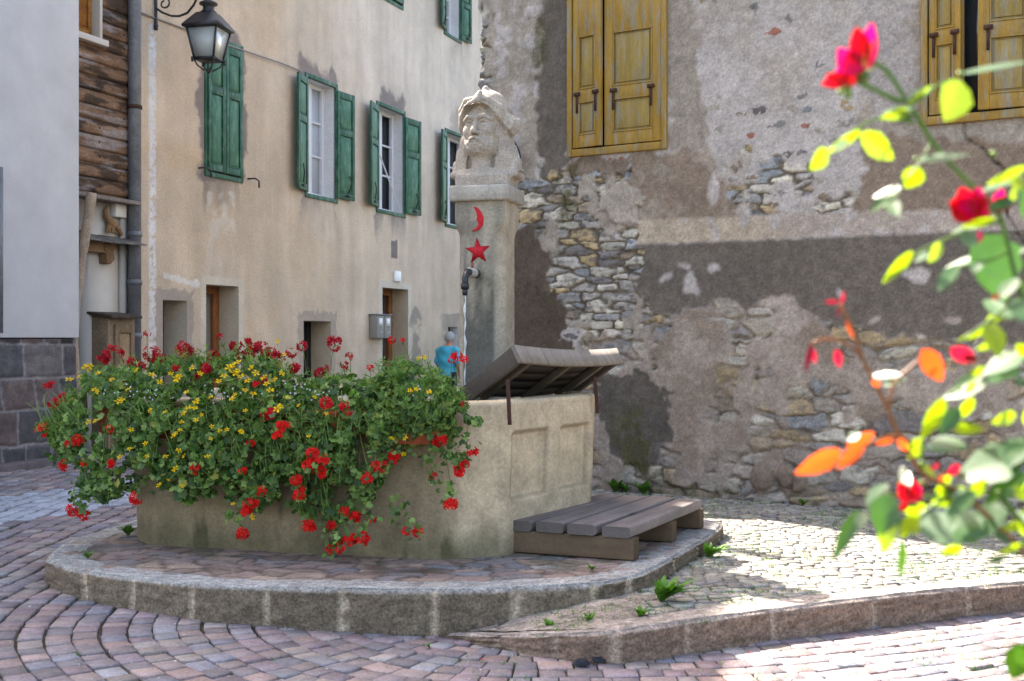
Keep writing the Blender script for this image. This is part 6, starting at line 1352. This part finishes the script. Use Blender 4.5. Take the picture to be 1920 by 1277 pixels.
# ================================================================== MAN
def man():
    base = np.array([-1.285, 24.0, .03]); yaw = math.radians(-35)
    def body(X, Y, Z):   # faces +Y local rotated; walking away, head slightly down
        d = cap(X, Y, Z, (0, .02, 1.42), (0, .05, 1.52), .06, .058); d = smin(d, ell(X, Y, Z, (0, .07, 1.625), (.078, .098, .115)), .02)
        d = smin(d, ell(X, Y, Z, (0, .16, 1.61), (.015, .022, .025)), .015)
        ax_ = np.abs(X); d = smin(d, ell(ax_, Y, Z, (.08, .055, 1.62), (.012, .02, .03)), .008)
        d = smin(d, caps(X, Y, Z, [(0, 0, .95), (0, -.01, 1.15), (0, 0, 1.36)], [.15, .145, .15], .05), .04)
        d = smin(d, cap(ax_, Y, Z, (.05, 0, 1.36), (.19, .0, 1.37), .07, .065), .04)
        d = smin(d, caps(ax_, Y, Z, [(.20, 0, 1.36), (.25, -.01, 1.12), (.22, .12, .90)], [.055, .045, .032], .01), .02)
        d = smin(d, caps(ax_, Y, Z, [(.22, .12, .90), (.215, .15, .83)], [.035, .03], .01), .01)
        for k in range(4): d = smin(d, caps(ax_, Y, Z, [(.20 + .014 * k, .15, .83), (.198 + .015 * k, .165, .775), (.2 + .012 * k, .15, .745 + .006 * abs(k - 1))], [.010, .009, .007], .004), .004)
        d = smin(d, caps(ax_, Y, Z, [(.20, .16, .86), (.185, .19, .82)], [.012, .009], .004), .006)
        d = smin(d, caps(ax_, Y, Z, [(.09, 0, .92), (.10, .02, .50), (.10, 0, .09)], [.095, .065, .045], .02), .03)
        return d
    V, Fq = surf_net(body, (-.36, -.25, .0), (.36, .28, 1.80), .012)
    tr = lambda V: rotz(V, yaw) + base
    Pm = thing('person', 'grey haired man in a turquoise shirt walking away by the beige wall', 'person', tuple(base))
    Geo().add(tr(V), Fq, lin('#b98468')).build('body', M['plain'], Pm, smooth=True)
    def shirt(X, Y, Z):
        ax_ = np.abs(X); d = caps(X, Y, Z, [(0, 0, .88), (0, -.02, 1.15), (0, 0, 1.35)], [.185, .175, .175], .05); d = smin(d, cap(ax_, Y, Z, (.05, 0, 1.36), (.19, 0, 1.37), .09, .085), .05)
        d = smin(d, cap(ax_, Y, Z, (.20, 0, 1.36), (.25, -.01, 1.16), .078, .07), .04); d = np.maximum(d, .86 - Z); d = np.maximum(d, Z - 1.475); return d + .006 * np.sin(Z * 30 + X * 20)
    V, Fq = surf_net(shirt, (-.38, -.27, .82), (.38, .27, 1.52), .012); Geo().add(tr(V), Fq, lin('#4fb4cf')).build('shirt', M['plain'], Pm, smooth=True)
    def tro(X, Y, Z):
        ax_ = np.abs(X); d = caps(ax_, Y, Z, [(.085, 0, .90), (.10, .02, .50), (.10, 0, .08)], [.125, .09, .075], .02); d = smin(d, ell(X, Y, Z, (0, 0, .92), (.18, .15, .1)), .03); return np.maximum(np.maximum(d, .06 - Z), Z - .96)
    V, Fq = surf_net(tro, (-.3, -.25, .03), (.3, .25, 1.0), .014); Geo().add(tr(V), Fq, lin('#23252e')).build('trousers', M['plain'], Pm, smooth=True)
    def hair(X, Y, Z): return np.maximum(ell(X, Y, Z, (0, .055, 1.65), (.092, .108, .108)) - vn3(X * 60, Y * 60, Z * 60, 3) * .01, np.maximum(.0 + (Y - .10) - (Z - 1.66) * .8, 1.55 - Z))
    V, Fq = surf_net(hair, (-.12, -.08, 1.5), (.12, .2, 1.8), .008); Geo().add(tr(V), Fq, lin('#a9a7a6')).build('hair', M['plain'], Pm, smooth=True)
    for sx in (-1, 1):
        V, Fq = surf_net(lambda X, Y, Z: np.maximum(cap(X, Y, Z, (.10 * sx, -.05, .035), (.11 * sx, .16, .03), .05, .042), -Z), (-.2, -.15, -.01), (.2, .25, .12), .012); Geo().add(tr(V), Fq, lin('#2a2421')).build('shoe', M['plain'], Pm, smooth=True)
man()
# ================================================================== ROSE BUSH close to the camera
rleaf = mat('rose_leaf', rough=.34, var=.12, vscale=30, finev=.08, bump=0, trans=.5, tcol='#e8ff30', spec=1.0)
rred = mat('young_rose_leaf', rough=.35, var=.12, vscale=30, finev=.08, bump=0, trans=.55, spec=.5)
rpet = mat('rose_petal', rough=.5, var=.06, finev=.05, bump=0, trans=.5, spec=.3)
RB = thing('rose_bush', 'sunlit rose bush with crimson blooms and yellow green leaves close to the camera at right', 'rose bush', (.78, 1.3, float(sz(.78, 1.3))))
rg = np.random.default_rng(5)
def leaf_shape(nu=9, nv=6):
    P = []; 
    for i in range(nu):
        u = i / (nu - 1); w = .5 * (math.sin(math.pi * u ** .85)) ** .8 * (1 - .15 * u) if 0 < u < 1 else .0
        ser = 1 + (.06 if i % 2 else -.04)
        for j in range(nv + 1):
            v = (j / nv - .5) * 2; P.append((u, v * w * (ser if abs(v) > .9 else 1), .16 * abs(v) * w * 1.2 - .16 * u * u + .015 * math.sin(u * 22) * abs(v)))
    Fc = [(i * (nv + 1) + j, i * (nv + 1) + j + 1, (i + 1) * (nv + 1) + j + 1, (i + 1) * (nv + 1) + j) for i in range(nu - 1) for j in range(nv)]
    return np.array(P), Fc
LS = leaf_shape()
HV = nrmz(np.array(SDIR) + np.array([0, -1, 0]))
def rleafp(x0, y0, x1, y1, w, ty, Y=1.27, col=None):
    Y0 = Y + rg.normal() * .03; Y1 = Y0 + rg.normal() * .012
    a = W(x0, y0, Y0); b = W(x1, y1, Y1); T = b - a; L = np.linalg.norm(T); 
    if ty == 'w':
        n = HV + rg.normal(size=3) * .10; T2 = T.copy(); T2[1] -= (T @ n) / n[1] if abs(n[1]) > .2 else 0
        T2[1] = np.clip(T2[1], -.05, .05); T = T2
    elif ty == 'g': n = np.array([rg.normal() * .2, -.8, .75])
    else: n = np.array([.1 + rg.normal() * .15, -1, -.30 + rg.normal() * .15])
    T = nrmz(T); n = nrmz(n - T * (n @ T)); Bv = np.cross(n, T); ww_ = w * Y0 / F
    if ty == 'w': ww_ *= 1.6
    if col is None: col = {'y': lin('#a9b822'), 'w': lin('#4a7040'), 'g': lin('#476a2a'), 'o': lin('#d8571a'), 'r': lin('#a81230'), 'd': lin('#6c1024')}[ty]
    L2 = np.linalg.norm(b - a) if ty != 'w' else np.linalg.norm(T2)
    V = a + LS[0][:, 0:1] * T * L2 + LS[0][:, 1:2] * Bv * ww_ + LS[0][:, 2:3] * n * ww_ * (.8 if ty != 'w' else .35)
    g = Geo().add(V, LS[1], col * rg.uniform(.85, 1.15)); o = g.build('leaf', rred if ty in 'ord' else rleaf, RB, smooth=True)
    return o
YL = [ # upper cane
 (1803,152,1777,224,74,'y'),(1800,138,1897,132,17,'w'),(1702,190,1762,152,19,'w'),(1700,196,1748,160,12,'y'),
 (1708,208,1650,222,22,'y'),(1712,205,1672,198,18,'w'),(1712,222,1690,198,14,'w'),
 (1615,243,1548,290,22,'y'),(1590,262,1560,282,14,'w'),(1552,280,1522,318,40,'y'),(1612,252,1680,298,52,'y'),
 (1722,312,1700,355,46,'y'),(1722,300,1790,300,19,'w'),(1688,350,1630,398,30,'g'),(1690,352,1655,362,20,'w'),(1668,372,1665,412,18,'w'),
 (1918,330,1845,356,20,'w'),(1925,312,1850,348,22,'y'),(1900,330,1915,358,26,'y'),(1912,345,1925,410,46,'g'),
 (1868,408,1800,428,18,'y'),(1850,415,1795,432,18,'w'),(1808,430,1805,468,22,'w'),
 (1765,455,1742,492,26,'y'),(1712,470,1655,532,26,'y'),(1735,470,1706,486,14,'w'),(1742,478,1708,492,12,'w'),
 (1850,478,1780,500,18,'w'),(1795,495,1748,545,20,'w'),(1790,508,1762,545,14,'w'),(1838,488,1820,512,16,'w'),
 (1835,440,1900,560,150,'g'),(1905,520,1870,560,24,'w'),(1925,560,1895,600,26,'w'),(1905,535,1862,560,22,'o'),
 (1895,580,1850,600,26,'y'),(1870,608,1795,640,18,'y'),(1855,605,1875,668,46,'y'),(1900,560,1905,610,28,'w'),(1845,560,1858,600,20,'w'),
 # middle big leaves
 (1925,660,1848,700,52,'w'),(1915,690,1850,712,30,'g'),(1845,700,1782,732,34,'g'),(1850,718,1778,748,26,'w'),(1850,690,1815,700,14,'y'),
 (1770,745,1730,826,40,'y'),(1800,765,1762,815,34,'g'),(1785,800,1845,806,28,'y'),(1738,830,1790,832,34,'w'),(1728,822,1705,862,34,'y'),(1825,745,1795,790,26,'y'),
 # lower
 (1690,876,1680,904,13,'w'),(1664,906,1618,952,26,'w'),(1612,955,1562,1050,30,'g'),(1618,958,1600,985,18,'w'),
 (1660,925,1655,1005,62,'g'),(1665,960,1660,1038,44,'y'),(1720,955,1688,1012,30,'y'),(1705,975,1650,990,26,'g'),
 (1690,1012,1692,1088,30,'g'),(1735,960,1760,1012,38,'w'),(1722,965,1715,1005,20,'y'),
 (1810,915,1745,950,44,'y'),(1830,920,1770,975,34,'g'),(1850,900,1815,935,30,'y'),
 (1830,1018,1790,955,52,'w'),(1860,940,1850,1000,40,'w'),(1855,1000,1800,1010,20,'g'),
 (1925,850,1815,900,66,'w'),(1915,820,1870,870,44,'w'),(1925,885,1845,945,44,'g'),(1925,835,1880,850,30,'g'),
 (1925,900,1890,930,26,'y'),(1920,925,1895,915,20,'y'),(1920,1020,1870,1038,18,'y'),(1885,1045,1840,1052,14,'w'),
 (1925,1205,1895,1277,56,'g'),(1905,1215,1925,1250,30,'g'),(1825,935,1795,925,22,'w'),
 # orange and crimson young growth
 (1578,845,1492,890,44,'o'),(1620,830,1570,880,32,'o'),(1640,812,1588,838,24,'o'),(1612,812,1592,826,14,'w'),(1678,818,1642,834,18,'o'),(1685,822,1700,846,16,'o'),
 (1728,655,1770,716,44,'o'),(1782,652,1832,680,34,'r'),(1805,668,1836,676,16,'d'),(1568,655,1575,690,17,'r'),(1522,645,1510,698,14,'d'),(1520,650,1530,682,12,'r'),
 (1576,572,1584,545,10,'r'),(1572,566,1545,566,9,'r'),(1574,572,1570,598,9,'d'),(1588,595,1600,634,12,'o'),(1635,705,1688,702,14,'w'),(1655,722,1688,708,14,'w'),
 (1760,870,1742,880,16,'r'),(1800,872,1776,892,22,'r'),(1770,895,1760,905,14,'o'),(1650,722,1634,716,10,'o'),
]
for q in YL: rleafp(*q)
for (cx, cy, sx, sy, n_) in ((1905, 400, 16, 60, 5), (1890, 560, 22, 40, 7), (1880, 640, 30, 30, 6), (1880, 740, 35, 40, 7), (1895, 880, 25, 50, 9), (1800, 960, 60, 35, 12), (1740, 900, 40, 30, 6), (1900, 990, 18, 30, 4)):
    for _ in range(int(n_ * .7)):
        x = cx + rg.normal() * sx; y = cy + rg.normal() * sy; a = rg.uniform(.2, 2.9); L = rg.uniform(26, 52); ty = rg.choice(['y', 'y', 'y', 'y', 'w', 'g'])
        rleafp(x, y, x - L * math.cos(a), y + L * math.sin(a) * .8, L * rg.uniform(.45, .62) * (1 if ty != 'w' else .6), ty, Y=1.27 + abs(rg.normal()) * .06)
# canes
def cane(pts, r0, r1, col, name='stem', Y=1.28):
    P = [W(x, y, Y) if len(q) == 2 else W(x, y, q[2]) for q in pts for (x, y) in [q[:2]]]; P = catmull(P, .012)
    g = Geo(); g.tube(list(P), list(np.linspace(r0, r1, len(P))), 8, col); 
    for i in range(6, len(P) - 4, 7):
        if r0 > .0018: d = nrmz(rg.normal(size=3) + 1e-3); g.tube([P[i], P[i] + d * r0 * 2.6], [r0 * .5, .0001], 5, lin('#b06a40'))
    g.build(name, rleaf, RB, smooth=True)
gst = lin('#6f8a3a'); ost = lin('#a06a3c')
root = lambda *p: list(p) + [(2040, 1500, 1.3), (2200, 2400, 1.32), (2300, 3480, 1.32)]
cane([(1625, 112), (1660, 130), (1690, 172), (1705, 205)], .0026, .003, gst); cane([(1600, 150), (1640, 168), (1690, 192)], .0022, .003, gst)
cane([(1690, 180), (1718, 215), (1745, 262), (1785, 310), (1830, 355), (1868, 390), (1888, 450), (1905, 520), (1935, 620), (1990, 900, 1.3)] + root(), .0028, .006, gst)
cane([(1800, 150), (1765, 155), (1720, 190), (1700, 200)], .0012, .002, gst); cane([(1545, 290), (1600, 245), (1650, 222), (1715, 230)], .0014, .002, gst); cane([(1690, 345), (1725, 305), (1745, 268)], .0012, .0016, gst)
cane([(1660, 525), (1710, 480), (1765, 452), (1830, 425), (1875, 415)], .0014, .002, gst); cane([(1760, 540), (1800, 500), (1850, 490), (1895, 470)], .0012, .0018, gst)
cane([(1800, 640), (1850, 605), (1890, 575), (1920, 570)], .0014, .002, gst)
cane([(1575, 570), (1600, 620), (1625, 690), (1655, 745), (1678, 800), (1705, 850), (1728, 885), (1760, 905), (1810, 930), (1870, 985), (1935, 1060), (1990, 1200)] + root(), .0022, .005, ost)
cane([(1520, 645), (1550, 635), (1595, 648), (1622, 680)], .0016, .002, ost); cane([(1735, 665), (1700, 695), (1675, 720), (1668, 765)], .0016, .002, ost); cane([(1560, 870), (1620, 835), (1690, 815), (1712, 842)], .0014, .002, ost)
cane([(1730, 880), (1728, 845), (1735, 800)], .0018, .0022, gst); cane([(1640, 930), (1720, 930), (1800, 940), (1830, 950)], .0014, .002, gst); cane([(1700, 1010), (1720, 970), (1780, 930)], .0014, .002, gst)
cane([(1780, 740), (1845, 700), (1925, 660), (1990, 640), (2040, 800)], .0016, .003, gst); cane([(1870, 920), (1900, 960), (1960, 1040), (1990, 1100)], .003, .0035, gst); cane([(1800, 940), (1850, 900), (1925, 840), (1985, 800), (2010, 1100)], .002, .003, gst)
cane([(1775, 885), (1745, 900), (1725, 905)], .0012, .0016, ost); cane([(1930, 1260), (1980, 1300), (2040, 1500)], .002, .003, gst)
# blooms
def petal(c, T, n, L, w, col, g, cup=.35):
    T = nrmz(np.array(T, float)); n = np.array(n, float); n = nrmz(n - T * (n @ T)); B = np.cross(n, T); nu, nv = 9, 8; V = []
    for i in range(nu):
        u = i / (nu - 1); ww_ = (math.sin(math.pi * (.12 + .80 * u) ** 1.0)) ** .7
        for j in range(nv + 1):
            v = (j / nv - .5) * 2; V.append(np.array(c) + T * L * (u * (1 - .12 * v * v)) + B * w * .5 * v * ww_ + n * (cup * w * (v * v) * .5 * ww_ + cup * L * (u - .55) ** 2 + .03 * L * math.sin(5 * v + 3 * u)))
    g.add(V, [(i * (nv + 1) + j, i * (nv + 1) + j + 1, (i + 1) * (nv + 1) + j + 1, (i + 1) * (nv + 1) + j) for i in range(nu - 1) for j in range(nv)], np.array(col) * rg.uniform(.85, 1.1))
mag = lin('#e80c6a'); cr = lin('#c80a20')
px2 = 1.27 / F
def bloom(name, items, sepal=None):
    g = Geo()
    for (x0, y0, x1, y1, w, col, tilt) in items:
        a = W(x0, y0, 1.27 + rg.normal() * .006); b = W(x1, y1, 1.27); petal(a, b - a, (tilt, -1, .1 * rg.normal()), np.linalg.norm(b - a), w * px2, col, g)
    o = g.build('bloom', rpet, RB, smooth=True)
    if sepal:
        g = Geo(); c = W(sepal[0], sepal[1], 1.275); r = sepal[2] * px2; g.lathe([(r * .2, -r), (r * .8, -r * .6), (r, 0), (r * .6, r * .7), (.0003, r)], c, 10, lin('#6f8a40'))
        for k in range(5): a = k * 1.256; d = np.array([math.cos(a), math.sin(a) * .6, rg.normal() * .5]); g.tube([c, c + d * r * 1.3, c + d * r * 2.2], [r * .35, r * .25, .0002], 5, lin('#93a050'))
        g.build('sepals', rleaf, o, smooth=True)
bloom('a', [(1612,128,1632,44,46,mag,.3),(1618,120,1606,52,38,cr,-.3),(1602,140,1570,92,52,mag,.2),(1604,146,1566,128,48,mag,-.2),(1606,140,1590,98,40,cr,.1),(1588,148,1540,158,30,cr,.2),(1590,150,1548,142,22,cr,-.3),(1600,145,1575,160,26,lin('#ff4030'),.2),(1615,125,1638,75,16,lin('#e8b060'),.6)], (1618, 140, 13))
bloom('b', [(1820,412,1780,378,52,cr,.2),(1820,415,1800,352,54,cr,-.1),(1822,412,1832,352,52,mag,.2),(1825,410,1848,372,46,cr,.4),(1820,398,1805,370,40,mag,0),(1822,400,1835,365,36,lin('#f04a70'),.2)], (1836, 412, 12))
bloom('c', [(1862,392,1890,372,30,cr,.1),(1864,390,1876,352,28,mag,.3),(1862,385,1898,388,20,cr,-.2)], (1862, 392, 8))
bloom('d', [(1712,938,1700,892,32,cr,.1),(1705,940,1685,905,28,cr,-.2),(1700,945,1684,958,16,cr,.3),(1712,940,1722,908,24,mag,.3)], (1712, 944, 8))
bloom('e', [(1836,452,1822,436,16,mag,.1),(1836,450,1838,436,14,mag,.1)], None)
# small soft green bud clumps
for (x, y, r) in ((1588,165,9),(1590,178,8),(1575,172,6),(1800,138,6),(1690,905,5),(1728,870,7),(1728,905,5),(1718,298,5),(1862,288,6)):
    g = Geo(); c = W(x, y, 1.275); q = r * px2; g.lathe([(q * .2, -q), (q * .8, -q * .5), (q, .1 * q), (q * .7, .7 * q), (.0002, 1.1 * q)], c, 9, lin('#8fa54a')); g.build('bud', rleaf, RB, smooth=True)
# ================================================================== finish: origins of single-mesh things at their base
for o in list(scene.objects):
    if o.type == 'MESH' and o.parent is None and ('category' in o):
        me = o.data; co = np.empty(len(me.vertices) * 3, np.float32); me.vertices.foreach_get('co', co); co = co.reshape(-1, 3)
        c = (co.min(0) + co.max(0)) / 2; c[2] = co[:, 2].min(); me.vertices.foreach_set('co', (co - c).ravel()); o.location = [float(v) for v in c]; me.update()
        for ch in o.children: ch.location = [-float(v) for v in c]
